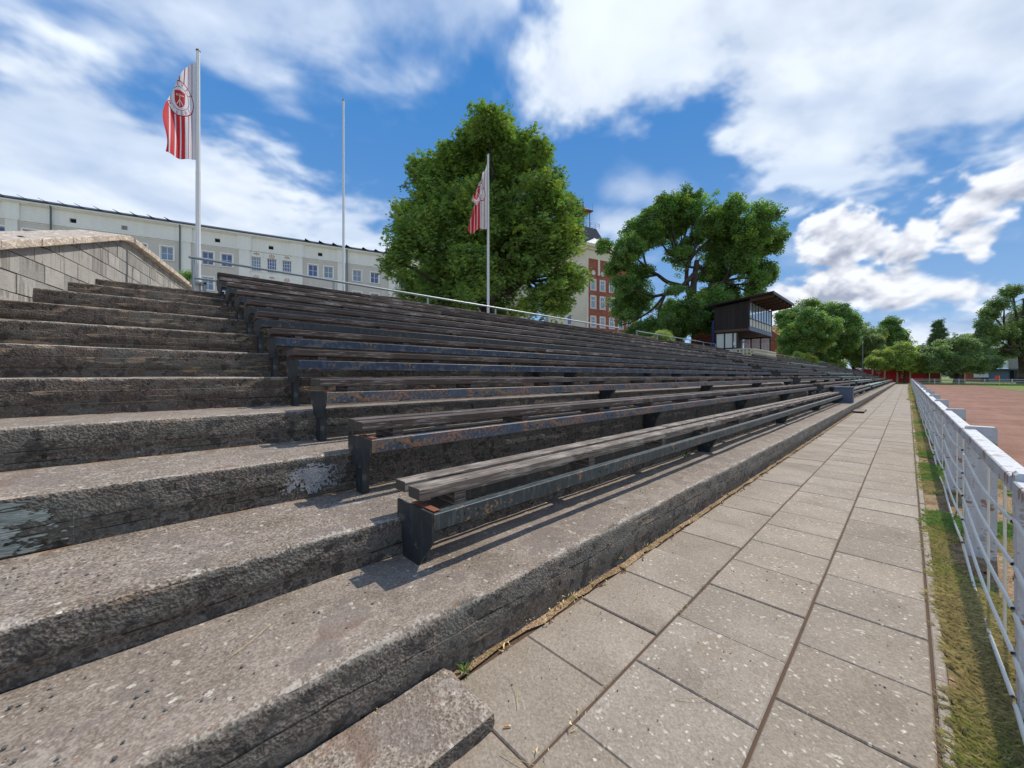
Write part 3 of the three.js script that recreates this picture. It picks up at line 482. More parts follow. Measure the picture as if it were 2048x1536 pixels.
// ------------------------------------------------------------------ flagpoles and flags
function flagpole(x, z, topY, r, label) {
  const t = thing('flagpole', label, 'flagpole', [x, 3.42, z], 0); const h = topY - 3.42;
  part('base_bracket', [box(0.26, 0.5, 0.05, 0.0, 0.25, -0.12), box(0.26, 0.05, 0.3, 0, 0.42, 0), cyl(0.1, 0.1, 0.04, 0, 0, 0)], M.galv, t);
  part('pole', [cyl(r, r * 0.96, h * 0.52, 0, 0, 0, 18), cyl(r * 0.9, r * 0.72, h * 0.48, 0, h * 0.52, 0, 18)], M.poleWhite, t);
  part('cap', [cyl(r * 0.95, r * 0.8, 0.03, 0, h, 0), box(r * 2.2, 0.025, r, -r, h + 0.03, 0)], M.pipe, t);
  part('halyard', tube([[r + 0.015, 0.9, 0.02], [r + 0.02, h * 0.5, 0.03], [r + 0.01, h - 0.05, 0.02]], 0.004, 0.004, 5, 4), M.white, t);
}
flagpole(-12.0, -1.05, 9.48, 0.052, 'tall white flagpole nearest the stone parapet, carrying the large flag');
flagpole(-12.0, -4.5, 10.0, 0.037, 'slim bare grey flagpole without a flag, middle of three');
flagpole(-12.0, -10.3, 10.67, 0.05, 'white flagpole standing in front of the big chestnut tree');
M.flag = (() => {
  const cv = document.createElement('canvas'); cv.width = 512; cv.height = 1024; const c = cv.getContext('2d');
  c.fillStyle = '#e6e2e4'; c.fillRect(0, 0, 512, 1024);
  c.fillStyle = '#d0222b'; c.fillRect(178, 470, 334, 554); c.fillStyle = '#e6e2e4'; for (const x of [250, 332, 418]) { c.beginPath(); c.moveTo(x, 470); c.quadraticCurveTo(x - 26, 760, x - 4, 1024); c.lineTo(x + 18, 1024); c.quadraticCurveTo(x - 4, 760, x + 22, 470); c.fill(); }
  c.fillStyle = '#a82030'; for (const x of [62, 120]) c.fillRect(x, 0, 11, 1024); c.save(); c.rotate(-0.1); for (const x of [160, 235, 310]) c.fillRect(x, -40, 17, 360); c.restore();
  c.save(); c.translate(262, 430); c.scale(1.06, 0.76);
  c.fillStyle = '#e9e4e6'; c.beginPath(); c.arc(0, 0, 205, 0, 7); c.fill(); c.strokeStyle = '#a01c2c'; c.lineWidth = 13; c.stroke();
  c.lineWidth = 7; c.beginPath(); c.arc(0, 0, 138, 0, 7); c.stroke();
  c.fillStyle = '#b41f2a'; c.font = 'bold 56px sans-serif'; c.textAlign = 'center'; c.textBaseline = 'middle';
  const ring = (txt, a0, da) => { [...txt].forEach((ch, i) => { const a = a0 + i * da; c.save(); c.rotate(a); c.translate(0, -171); c.fillText(ch, 0, 0); c.restore(); }); };
  ring('IIVSS(', -1.0, 0.4); ring('N.FSNI', 2.1, 0.4);
  c.fillStyle = '#c4231f'; c.beginPath(); c.moveTo(-80, -85); c.quadraticCurveTo(0, -105, 80, -85); c.lineTo(76, 40); c.quadraticCurveTo(60, 95, 0, 112); c.quadraticCurveTo(-60, 95, -76, 40); c.fill();
  c.strokeStyle = '#f2d8d2'; c.lineWidth = 12; c.lineCap = 'round'; for (const [x, y] of [[-44, 70], [0, 92], [44, 70], [0, -52]]) { c.beginPath(); c.moveTo(0, 12); c.lineTo(x, y); c.stroke(); }
  c.lineWidth = 10; c.beginPath(); c.moveTo(-58, -42); c.lineTo(-6, -34); c.stroke(); for (const x of [28, 48]) { c.beginPath(); c.moveTo(x, -48); c.lineTo(x, -30); c.stroke(); }
  c.restore();
  const t = new THREE.CanvasTexture(cv); t.colorSpace = THREE.SRGBColorSpace;
  return new THREE.MeshPhysicalMaterial({ map: t, roughness: 0.8, transmission: 0.35, thickness: 0, side: THREE.DoubleSide });
})();
function flag(pos, wide, tall, fn, label) {
  const nu = 26, nv = 60, P = [], U = [], I = [], away = new THREE.Vector3(pos[0], 0, pos[2]).normalize(), side = new THREE.Vector3(-away.z, 0, away.x), k = away.dot(AHEAD), at3 = (r, up, dep) => [side.x * r * k + away.x * dep, up, side.z * r * k + away.z * dep];
  for (let j = 0; j <= nv; j++) for (let i = 0; i <= nu; i++) { const u = i / nu, v = j / nv, [r, up, dep] = fn(u, v); P.push(...at3(r, up, dep)); U.push(clamp((-r - 0.05) / wide, 0, 0.995), clamp(1 + up / tall, 0.005, 1)); if (i && j) { const a = (j - 1) * (nu + 1) + i - 1, b = j * (nu + 1) + i - 1; I.push(a, b, a + 1, b, b + 1, a + 1); } }
  const t = thing('flag', label, 'flag', pos); part('cloth', rawGeo(P, U, I), M.flag, t);
  part('toggle', [0.02, 0.35, 0.68, 0.99].map((v) => { const [r, up, dep] = fn(0, v); return box(0.05, 0.02, 0.02, ...at3(r + 0.03, up, dep)); }), M.white, t);
}
flag([-12.0, 9.19, -1.05], 0.74, 2.6, (u, v) => [-0.055 - u * (0.7 + 0.05 * Math.sin(v * 6)), -2.36 * v - Math.pow(u, 1.45) * (1.4 * (1 - v) + 0.12 * v) - 0.08 * Math.sin(u * Math.PI) * v * v, 0.07 * Math.sin(u * 10 + v * 2.2) * (0.3 + u * 0.7) - u * 0.25], 'red and white striped flag with round crest hanging from the nearest tall pole');
flag([-12.0, 10.3, -10.3], 0.8, 2.95, (u, v) => [-0.05 - u * (0.3 + 0.47 * v) - 0.16 * u * step(0.12, 0.2, v) * step(0.42, 0.34, v), -2.65 * v - u * (0.95 * (1 - v) ** 1.3 + 0.26 * v), 0.26 * Math.sin(u * 8.5 + v * 1.5) * (0.2 + u) - u * 0.2], 'narrow folded red and white flag hanging before the chestnut tree');

// ------------------------------------------------------------------ school building (local x along the facade, z towards the field)
const TURN = 74.7 * Math.PI / 180;
{
  const b = thing('school_building', 'long pale plastered building with flat eaves and solar panels behind the flagpoles', 'building', [-56.7, 0, -3.4], TURN);
  const wins = [-7.4, -5.6, -3.85, -1.65, 1.93, 3.7, 12.66, 14.46, 17.96, 20.2, 24.0, 26.2, 30, 32, -11.8, -14, -16.4, -20.5, -23].map((s) => [s, 1.06]), portal = [6.62, 8.22, 9.82];
  const vents = [-12.5, -8.65, 3.1, 8.37, 13.77], blind = [-4.8, 21.6, 27];
  const rows = [[14.4, 15.87], [11.5, 12.95], [8.6, 10.05]], holes = [];
  for (const [s, w] of wins) for (const [a, c] of rows) holes.push(rect(s, s + w, a, c));
  for (const s of portal) { holes.push(rect(s, s + 0.98, 14.24, 15.97)); holes.push(rect(s, s + 0.98, 11.2, 12.9)); holes.push(rect(s, s + 0.98, 8.4, 10)); }
  part('wall', extr(rect(-26, 46, 3, 16.7), 0.4, -0.4, holes), M.wallBeige, b);
  part('attic_wall', extr(rect(-26, 46, 16.7, 18.25), 0.42, -0.4, vents.map((s) => rect(s, s + 0.5, 17.1, 17.55))), M.wallCream, b);
  part('back_wall', span(-26, 46, 3, 18.2, -9, -8.6), M.wallBeige, b);
  part('end_wall', span(-26.3, -26, 3, 18.2, -9, 0), M.wallBeige, b);
  part('cornice_band', [span(-26, 46, 16.62, 16.78, 0, 0.1), span(-26, 46, 16.5, 16.56, 0, 0.05)], M.wallCream, b);
  part('eave', [span(-26.5, 46, 18.25, 18.36, -0.4, 0.25), span(-26.5, 46, 18.36, 18.5, -0.4, 0.42)], M.wallCream, b);
  for (const [s0, s1] of [[-12.9, -12.1], [0.05, 0.95], [5.4, 6.48], [10.82, 12.02], [16.05, 16.97], [22.6, 23.5]]) part('pilaster', [span(s0, s1, 3, 16.62, -0.002, 0.14), span(s0 - 0.12, s1 + 0.12, 16.78, 18.25, 0.021, 0.17), span(s0 - 0.1, s1 + 0.1, 16.62, 16.779, 0.101, 0.2)], M.wallCream, b);
  part('portal_wall', extr(rect(6.48, 10.82, 3, 16.5), 0.06, 0.002, portal.flatMap((s) => [rect(s, s + 0.98, 14.24, 15.97), rect(s, s + 0.98, 11.2, 12.9), rect(s, s + 0.98, 8.4, 10)])), M.wallCream, b);
  for (const s of [6.52, 7.75, 9.35]) part('portal_rib', span(s, s + 0.1, 3, 16.5, 0.062, 0.12), M.wallCream, b);
  for (const s of blind) part('blind_panel', [span(s, s + 0.46, 17.1, 17.52, 0.021, 0.04)], M.stone[1], b);
  for (const s of vents) part('vent', span(s, s + 0.5, 17.1, 17.55, -0.36, -0.3), M.darkHole, b);
  const mkFrame = (w, h, nx, ny) => { const g = [span(0, 0.07, 0, h, 0, 0.06), span(w - 0.07, w, 0, h, 0, 0.06), span(0.07, w - 0.07, 0, 0.07, 0, 0.06), span(0.07, w - 0.07, h - 0.07, h, 0, 0.06)]; for (let i = 1; i < nx; i++) g.push(span((w * i) / nx - 0.025, (w * i) / nx + 0.025, 0.07, h - 0.07, 0.002, 0.052)); for (let i = 1; i < ny; i++) g.push(span(0.07, w - 0.07, (h * i) / ny - 0.02, (h * i) / ny + 0.02, 0.004, 0.048)); return join(g); };
  const f1 = mkFrame(1.06, 1.46, 2, 2), f2 = mkFrame(0.98, 1.7, 4, 4), surround = (w, h) => join([span(-0.13, 0, -0.02, h + 0.13, 0, 0.05), span(w, w + 0.13, -0.02, h + 0.13, 0, 0.05), span(0, w, h, h + 0.13, 0, 0.05)]), s1 = surround(1.06, 1.46), s2 = surround(0.98, 1.7);
  const R = rng(5);
  const win = (s, y, f, w, h, sur) => { const m = part('window', f, M.white, b); m.position.set(s, y, -0.16); const p = part('pane', shared(`pane${w}`, () => span(0.06, w - 0.06, 0.06, h - 0.06, 0.012, 0.026)), R() < 0.3 ? M.glassPale : M.glass, m); p.castShadow = true; part('sill', shared(`sill${w}`, () => span(-0.16, w + 0.16, -0.09, -0.02, 0.1, 0.32)), M.white, m); const q = part('surround', sur, M.wallCream, m); q.position.z = 0.16; part('dark_backing', shared(`cur${w}`, () => span(0.02, w - 0.02, 0.02, h - 0.02, -0.3, -0.28)), M.darkHole, m); };  // last part: near-black sheet closing the opening behind the pane
  for (const [s] of wins) for (const [a] of rows) win(s, a, f1, 1.06, 1.46, s1);
  for (const s of portal) for (const a of [14.26, 11.2, 8.4]) win(s, a, f2, 0.98, 1.7, s2);
  const rosette = (s, y, k) => { const g = []; for (let i = 0; i < (k ? 8 : 5); i++) { const a = (i / (k ? 8 : 5)) * Math.PI * (k ? 2 : 1) + 0.2; const q = new THREE.CircleGeometry(0.1, 8); q.scale(1, 0.6, 1); q.rotateZ(a); q.translate(s + Math.cos(a) * 0.24, y + Math.sin(a) * 0.2, 0); g.push(q); } g.push(new THREE.CircleGeometry(0.08, 10).translate(s, y, 0)); const m = join(g); m.translate(0, 0, 0.066); part('ornament', m, M.ornament, b); };
  portal.forEach((s, i) => { rosette(s + 0.49, 16.22, i === 1); rosette(s + 0.49, 13.5, i !== 1); });
  for (const s of [-9.85, 0.02, 17.2, 11.2]) if (s !== 11.2) part('downpipe', [cyl(0.07, 0.07, 15.2, s, 3, 0.24, 10), tube([[s, 18.15, 0.24], [s, 18.3, 0.3], [s, 18.42, 0.4]], 0.07, 0.07, 8, 3)], M.pipe, b);
  part('roof', [extr([[-9, 18.55], [0.46, 18.5], [0.46, 18.62], [-4.2, 20.2], [-9, 18.62]].map(([z, y]) => [z, y]), 72.5, 0).rotateY(-Math.PI / 2).translate(46, 0, 0)].map((g) => g), M.slate, b);
  for (const s of [-25, -23.6, -22.2, -20.8, -19.4, -18, -16.6, -15.2, -13.5, -12.06, -10.68, -9.38, -8.19, -6.81, -5.38, -4.06, -2.7, -1.3, 12.3, 13.9, 15.5, 17.1, 19.2, 20.8, 22.2, 23.8, 25.4, 27]) { const p = part('solar_panel', box(0.95, 0.04, 1.6, 0.45, 0, -0.8), M.panel, b); p.position.set(s, 19.0, 0.3); p.rotation.set(0.12, 0, -0.44); }
}

// ------------------------------------------------------------------ brick tower with pale hipped roof and lantern
{
  const b = thing('brick_tower', 'red brick and cream tower with pale metal roof and lantern above the trees', 'building', [-43.46, 0, -62.89], TURN);
  const rowsY = [[18.5, 20.6, 1.2], [14.9, 17.35, 1.2], [11.2, 13.35, 1.2], [8, 10.1, 1.2]], cols = [0.72, 3.1, 5.55, 8.0, 10.4], holes = [];
  for (const s of cols) for (const [a, c] of rowsY) holes.push(rect(s, s + 1.2, a, c));
  part('brick_wall', extr(rect(0.0, 13, 3, 24.6), 0.35, -0.35, holes), M.brick, b);
  part('side_wall', [span(-0.02, 0.3, 3, 26.3, -14, -0.352)], M.towerCream, b);
  part('corner_pilaster', [span(-0.3, -0.021, 3, 24.6, -3.2, 0.1), span(-0.3, 0.0, 3, 24.6, 0.1, 0.14)], M.towerCream, b);
  part('frieze', [span(-0.3, 13, 24.6, 26.3, -0.35, 0.06), span(2.5, 3.0, 21.5, 24.6, 0.002, 0.1)], M.towerCream, b);
  part('cornice', [span(-0.7, 13.2, 26.3, 26.75, -14, 0.45), span(-1.0, 13.4, 26.75, 27.3, -14.2, 0.8)], M.towerCream, b);
  part('back_wall', span(0.3, 13, 3, 26.3, -14, -13.7), M.towerCream, b);
  const fr = join([span(0, 0.16, 0, 1, 0, 0.1), span(1.04, 1.2, 0, 1, 0, 0.1), span(0.16, 1.04, 0, 0.06, 0, 0.1), span(0.16, 1.04, 0.92, 1, 0, 0.1), span(0.57, 0.63, 0.06, 0.92, 0, 0.07), span(0.16, 1.04, 0.62, 0.66, 0.002, 0.06)]), pn = span(0.1, 1.1, 0.03, 0.95, 0.01, 0.03);
  for (const s of cols) for (const [a, c] of rowsY) { const w = part('window', fr, M.white, b); w.scale.y = c - a; w.position.set(s, a, -0.14); part('pane', pn, M.glassPale, w); const k = part('surround', shared('tsur', () => join([span(-0.16, 0, -0.03, 1.03, 0.14, 0.2), span(1.2, 1.36, -0.03, 1.03, 0.14, 0.2), span(0, 1.2, 1, 1.05, 0.14, 0.2), span(-0.2, 1.4, -0.06, -0.03, 0.14, 0.28)])), M.boothWhite, w); k.position.z = 0.0; }
  for (const s of [1.35, 3.7]) part('round_medallion', [new THREE.TorusGeometry(0.42, 0.07, 8, 24).translate(s, 21.9, 0.04), new THREE.CircleGeometry(0.34, 20).translate(s, 21.9, 0.03)], M.boothWhite, b);
  const sw = part('window', span(-0.06, -0.03, 0, 1.7, 0, 1.3), M.glass, b); sw.position.set(0, 12.4, -6.4); part('surround', join([span(-0.1, -0.025, -0.15, 0, -0.15, 1.45), span(-0.1, -0.025, 1.7, 1.85, -0.15, 1.45), span(-0.1, -0.025, 0, 1.7, -0.15, 0), span(-0.1, -0.025, 0, 1.7, 1.3, 1.45)]), M.white, sw);
  // pale hip in front, dark main roof behind it
  const tri = (...p) => rawGeo(p.flat(), p.map(([x, y, z]) => [x, z]).flat());
  const A = [-1.05, 27.3, 0.85], B = [9.8, 27.3, 0.85], T = [4.4, 30.2, -3.2], T2 = [4.4, 30.2, -12], A2 = [-1.05, 27.3, -12], B2 = [9.8, 27.3, -12];
  part('front_roof', [tri(A, B, T), tri(A, T, T2), tri(A, T2, A2), tri(B, B2, T2), tri(B, T2, T)], M.seamRoof, b);
  for (let i = 0; i <= 16; i++) { const s = lerp(A[0], B[0], i / 16), up = s < T[0] ? (s - A[0]) / (T[0] - A[0]) : (B[0] - s) / (B[0] - T[0]); const p1 = [s, 27.32, 0.86], p2 = [s, lerp(27.3, 30.2, up) + 0.03, lerp(0.85, -3.2, up)]; if (up > 0.03) part('roof_seam', tube([p1, p2], 0.035, 0.035, 4), M.stone[2], b); }
  const C = (r, y, cz) => [[3.2 - r, y, cz + r], [3.2 + r, y, cz + r], [3.2 + r, y, cz - r], [3.2 - r, y, cz - r]], lo = C(6, 27.3, -8.5), hi = C(2.4, 32.6, -6.4); lo.forEach((p, i) => { if (i === 0 || i === 1) p[2] = -3; });
  const q = []; for (let i = 0; i < 4; i++) { const j = (i + 1) % 4; q.push(tri(lo[i], lo[j], hi[j]), tri(lo[i], hi[j], hi[i])); } q.push(tri(hi[0], hi[1], hi[2]), tri(hi[0], hi[2], hi[3]));
  part('main_roof', q, M.slate, b);
  const lx = 3.9, lz = -6.2; for (const [dx, dz] of [[-1, -1], [1, -1], [1, 1], [-1, 1]]) part('lantern_column', cyl(0.1, 0.1, 4.1, lx + dx * 0.95, 32.6, lz + dz * 0.95, 8), M.pipe, b);
  part('lantern_floor', span(lx - 1.8, lx + 1.8, 32.55, 32.8, lz - 1.8, lz + 1.8), M.slate, b);
  part('lantern_railing', [...[33.3, 33.75].flatMap((y) => [tube([[lx - 2.4, y, lz + 2.4], [lx + 2.4, y, lz + 2.4]], 0.03), tube([[lx + 2.4, y, lz + 2.4], [lx + 2.4, y, lz - 2.4]], 0.03), tube([[lx - 2.4, y, lz + 2.4], [lx - 2.4, y, lz - 2.4]], 0.03)]), ...[-2.4, -1.2, 0, 1.2, 2.4].map((d) => cyl(0.03, 0.03, 1.2, lx + d, 32.6, lz + 2.4, 6))], M.pipe, b);
  const roof = new THREE.CylinderGeometry(0.25, 2.1, 0.95, 4, 1); roof.rotateY(Math.PI / 4); roof.translate(lx, 37.15, lz); const cone = new THREE.CylinderGeometry(0.05, 0.34, 0.9, 8); cone.translate(lx, 38.0, lz);
  part('lantern_roof', [roof, cone, span(lx - 1.5, lx + 1.5, 36.5, 36.72, lz - 1.5, lz + 1.5)], M.copper, b);
  part('finial', [cyl(0.05, 0.02, 1.6, lx, 38.4, lz, 6), new THREE.SphereGeometry(0.17, 10, 8).translate(lx, 38.75, lz), ...[[-1.4, 1.4], [1.4, 1.4], [1.4, -1.4], [-1.4, -1.4]].map(([x, z]) => cyl(0.03, 0.02, 1.6, lx + x, 36.7, lz + z, 5))], M.pipe, b);
}

// ------------------------------------------------------------------ commentary booth on the terrace
{
  const b = thing('commentary_booth', 'dark timber commentary booth with glazed front and overhanging roof on the terrace', 'booth', [-9.5, 0, -37.5]), L = 7.6;
  part('cabin_wall', [extr([[-2.75, 5.7], [0, 5.7], [0, 8.05], [-2.75, 7.75]], 0.12, -0.12), extr([[-2.75, 5.7], [0, 5.7], [0, 8.05], [-2.75, 7.75]], 0.12, -L), span(-2.75, -2.6, 5.7, 7.75, -0.12, -L + 0.12)], M.timber, b);
  part('cabin_floor', [span(-2.75, 0.05, 5.5, 5.699, 0.02, -L - 0.02)], M.soffit, b);
  part('sill_beam', span(0.0, 0.09, 5.5, 5.82, 0.05, -L - 0.05), M.boothBlue, b);
  part('roof', extr([[-3.2, 7.92], [1.8, 8.42], [1.8, 8.54], [-3.2, 8.04]], L + 0.7, -L - 0.35), M.timber, b);
  for (let i = 0; i < 6; i++) part('roof_rafter', extr([[0.05, 7.96], [1.75, 8.14], [1.75, 8.4], [0.05, 8.24]], 0.12, -0.25 - (i * (L - 0.4)) / 5), M.soffit, b);
  part('roof_edge', [span(1.8, 1.86, 8.33, 8.56, 0.36, -L - 0.36)], M.blackTrim, b);
  const n = 8, w = L / n;
  for (let i = 0; i < n; i++) {
    const z = -i * w, f = part('window', join([span(0, 0.07, 5.84, 8.02, z - 0.0, z - 0.07), span(0, 0.07, 6.5, 6.6, z - 0.07, z - w), span(0, 0.07, 7.92, 8.02, z - 0.07, z - w), span(0, 0.07, 5.82, 5.88, z - 0.07, z - w)]), M.blackTrim, b);
    part('pane', span(0.02, 0.035, 6.58, 7.94, z - 0.05, z - w + 0.0), M.boothGlass ??= new THREE.MeshPhysicalMaterial({ color: new THREE.Color(0.9, 0.95, 1), roughness: 0.03, transmission: 0.75, thickness: 0, ior: 1.7 }), f);
    part('lower_panel', span(0.015, 0.04, 5.87, 6.52, z - 0.06, z - w + 0.0), M.boothWhite, f);
  }
  part('end_post', span(0, 0.09, 5.8, 8.05, -L, -L - 0.08), M.blackTrim, b);
  // ground floor: panelled near wall, open front, glazed far wall
  const fr = []; for (const x of [-2.7, -1.98, -1.3, -0.98]) fr.push(span(x, x + 0.1, 3.4, 5.5, -0.2, -0.08)); for (const y of [3.45, 4.0, 5.38]) fr.push(span(-2.6, -0.98, y, y + 0.1, -0.19, -0.09));
  part('near_frame', fr, M.blackTrim, b);
  part('near_panel', span(-2.6, -0.98, 3.45, 5.4, -0.16, -0.12), M.boothWhite, b);
  part('corner_post', [span(-2.95, -2.76, 3.3, 6.6, 0.06, -0.14)], plain(30, 40, 92), b);
  part('notice', span(-1.22, -1.0, 4.3, 4.6, -0.085, -0.07), M.white, b);
  part('rear_wall', span(-2.75, -2.62, 3.4, 5.5, -0.2, -L), M.soffit, b);
  part('far_frame', [...[-2.6, -1.75, -0.9, -0.1].map((x) => span(x, x + 0.09, 3.4, 5.5, -L + 0.05, -L - 0.04)), span(-2.6, 0, 4.0, 4.08, -L + 0.04, -L - 0.03), span(-2.6, 0, 5.4, 5.499, -L + 0.04, -L - 0.03)], M.blackTrim, b);
  for (const x of [-2.51, -1.66, -0.81]) part('pane', span(x, x + 0.76, 4.08, 5.4, -L + 0.01, -L + 0.002), M.boothGlass, b);
  // pierced block balustrade
  const holes = (len, w0) => { const g = [], cols = Math.round(len / 0.3); for (let r = 0; r < 4; r++) g.push([0, len, r * 0.27, r * 0.27 + 0.1]); return { g, cols }; };
  const bal = (len) => { const { g, cols } = holes(len), out = g.map(([a, c, y0, y1]) => span(a, c, y0, y1, 0, 0.14)); for (let i = 0; i <= cols; i++) for (let r = 0; r < 3; r++) out.push(span((i * len) / cols - 0.055, (i * len) / cols + 0.055, r * 0.27 + 0.1, r * 0.27 + 0.27, 0.003, 0.137)); return join(out); };
  const f = part('front_balustrade', bal(L + 0.3), M.creamBlock, b); f.rotation.y = Math.PI / 2; f.position.set(0.25, 3.05, 0.1 + 0.0 - 0.1);
  const s = part('side_balustrade', bal(1.4), M.creamBlock, b); s.position.set(-1.15, 3.05, 0.25);
  part('deck', span(-3, 0.4, 2.9, 3.45, 0.2, -L - 0.2), M.kerb, b);
}

// ------------------------------------------------------------------ white fence beside the path
{
  const posts = [2.4, -0.2, -2.96, -5.4, -8.1, -11.0]; while (posts[posts.length - 1] > -105) posts.push(posts[posts.length - 1] - 2.95);
  const f = thing('white_fence', 'white painted fence with concrete posts and sagging rods along the path', 'fence', [0.36, 0, 0]), R = rng(77);
  const post = run(bevelRect(0, 0.18, -0.1, 1.15, 0.012), 0.045, -0.045), rail = (L) => run(bevelRect(-0.02, 0.065, 1.035, 1.115, 0.006), 0, -L);
  posts.forEach((z, i) => {
    const p = part('post', post, M.fence, f); p.position.z = z; p.rotation.z = (R() - 0.5) * 0.03; p.rotation.x = (R() - 0.5) * 0.03;
    if (!i) return; const z0 = posts[i - 1] - 0.046, L = z0 - z - 0.046;
    const r = part('top_rail', shared(`rail${L.toFixed(2)}`, () => rail(L)), M.fence, f); r.position.set(0, (R() - 0.5) * 0.02, z0);
    for (const y of [0.92, 0.71, 0.5, 0.29, 0.08]) { const k = part('sagging_rod', shared(`rod${L.toFixed(2)}`, () => tube([[0, 0, 0.02], [0, -0.05, -L * 0.3], [0, -0.062, -L * 0.5], [0, -0.05, -L * 0.7], [0, 0, -L - 0.02]], 0.0095, 0.0095, 7, 5)), M.rod, f); k.position.set(-0.012, y + (R() - 0.5) * 0.03, z0); }
    for (const t of [0.33, 0.62]) { const k = part('upright_bar', shared('fbar', () => cyl(0.008, 0.008, 1.06, 0.05, -0.02, 0, 6)), M.rod, f); k.position.z = z0 - L * t; }
  });
}
{
  const f = thing('white_fence', 'low white rail fence across the far end of the running track', 'fence', [0.5, -0.05, -108]), post = box(0.14, 1.15, 0.14, 0, 0.57, 0);
  for (let i = 0; i <= 26; i++) { const p = part('post', post, M.fence, f); p.position.x = i * 3; }
  for (const y of [1.05, 0.75, 0.45]) part('rail', span(0, 78, y - 0.04, y + 0.04, 0.075, 0.13), M.fence, f);
}

// ------------------------------------------------------------------ metal cabinet, corner flag, lamp, far walls and buildings
{
  const c = thing('metal_cabinet', 'grey blue sheet metal box on the bottom step at the second stairway', 'box', [-2.1, 0.36, -23.9]);
  part('body', run(bevelRect(-0.33, 0.33, 0, 0.68, 0.012), 0.3, -0.3), M.boxBlue ??= plain(80, 93, 108, { roughness: 0.5 }), c); part('lid', run(bevelRect(-0.37, 0.37, 0.68, 0.735, 0.01), 0.34, -0.34), M.boxBlue, c); part('handle', tube([[0.34, 0.45, 0.08], [0.38, 0.45, 0.08], [0.38, 0.45, -0.08], [0.34, 0.45, -0.08]], 0.012, 0.012, 6, 2), M.galv, c); part('base', span(-0.36, 0.36, -0.03, 0.0, 0.33, -0.33), M.stone[1], c);
  const g = thing('corner_flag', 'small orange corner flag on a thin pole at the far edge of the lawn', 'flag', [10.1, -0.04, -98]);
  part('pole', cyl(0.03, 0.025, 1.7, 0, 0, 0, 8), plain(220, 190, 90), g); part('cloth', extr([[0, 1.1], [0, 1.7], [-0.35, 1.66], [-0.5, 1.36], [-0.36, 1.08]], 0.01), plain(226, 70, 40), g);
  const l = thing('street_lamp', 'thin grey pole with a white lamp head among the far trees', 'lamp', [-7.0, 0, -115]);
  part('pole', cyl(0.09, 0.06, 9.6, 0, 0, 0, 8), M.galv, l); part('arm', tube([[0, 5.7, 0], [0.7, 5.2, -0.2], [1.6, 4.9, -0.5], [2.2, 4.95, -0.6]], 0.04, 0.03, 6, 4), M.galv, l); part('lamp_head', new THREE.SphereGeometry(0.36, 12, 8).scale(1.2, 0.42, 0.7).translate(2.4, 4.98, -0.65), M.white, l);
  const w = thing('red_board_fence', 'red painted board fence with cream posts beyond the end of the terrace', 'fence', [-11.5, 0, -118]);
  for (let i = 0; i < 7; i++) {
    const x = i * 1.95, arch = i < 2, y0 = 0, y1 = 3.3 - i * 0.07, pts = [[x + 0.25, y0], [x + 1.95, y0], [x + 1.95, y1 - (arch ? 0.25 : 0)]]; if (arch) for (let k = 1; k < 8; k++) pts.push([x + 1.95 - (1.7 * k) / 8, y1 - 0.25 + 0.3 * Math.sin((k / 8) * Math.PI)]); pts.push([x + 0.25, y1 - (arch ? 0.25 : 0)]);
    part('panel', extr(pts, 0.08), M.red, w); part('post', span(x, x + 0.25, 0, y1 + 0.02, -0.05, 0.14), M.creamBlock, w);
    const letter = (segs) => part('painted_letter', join(segs.map(([a, c, d, e]) => tube([[x + a, c, 0.085], [x + d, e, 0.085]], 0.07, 0.07, 4))), M.boothWhite, w);
    if (i === 1) letter([[0.7, 1.3, 1.05, 2.3], [1.05, 2.3, 1.4, 1.3], [0.85, 1.7, 1.25, 1.7]]); if (i === 3) letter([[0.7, 2.3, 1.5, 2.3], [1.1, 2.3, 1.1, 1.2]]); if (i === 5) letter([[0.8, 1.2, 0.8, 2.3], [0.8, 2.3, 1.3, 2.3], [0.8, 1.75, 1.2, 1.75], [0.8, 1.2, 1.3, 1.2]]);
  }
  const v = thing('red_board_fence', 'dark red boards half hidden under the trees at the path end', 'fence', [8.0, 0, -126]);
  for (const i of [1, 2, 4]) { part('panel', span(i * 1.7 - 8, i * 1.7 - 6.5, 0, 2.2, 0, 0.08), M.redDark ??= plain(120, 46, 44), v); part('post', span(i * 1.7 - 6.5, i * 1.7 - 6.3, 0, 2.3, -0.04, 0.12), M.creamBlock, v); }
  // white gabled hall and low pavilion past the field
  const h = thing('white_hall', 'tall pale wedge-shaped hall behind the large tree on the right', 'building', [26.5, 0, -243], -0.72);
  part('gable_wall', extr([[-7.5, 4.6], [1.2, 4.6], [1.2, 26], [-1, 24]], 1.0), M.white, h); part('side_wall', span(1.2, 5.5, 0, 25.5, -14, 0.4), M.stone[0], h); part('base_wall', span(-9, 1.2, 0, 4.4, 0.02, 1.2), M.pipe, h);
  const p = thing('pavilion', 'low grey flat-roofed pavilion on the far right behind the rail fence', 'building', [11.3, 0, -169.5], -0.72);
  part('wall', [span(0, 5.2, 0, 2.6, -5, 0)], M.brick, p); part('white_wall', span(2.2, 5.4, 1.2, 3.1, 0.01, 0.2), M.white, p); part('shutter', span(5.4, 9.2, 0, 3.1, -5, 0.1), M.boothBlue, p); part('roof', span(-0.6, 10.2, 3.1, 3.5, -5.6, 0.9), M.slate, p); part('door', span(3.8, 5.3, 0, 1.18, 0.02, 0.12), M.darkHole, p); part('dark_porch', span(9.2, 10, 0, 3.1, -5, -0.6), M.darkHole, p);
  const k = thing('low_brick_roof', 'brown tiled hip roof peeping over the top bench before the chestnut', 'roof', [-21, 3.2, -10.0], TURN); k.scale.setScalar(0.62); k.position.y = 4.25;
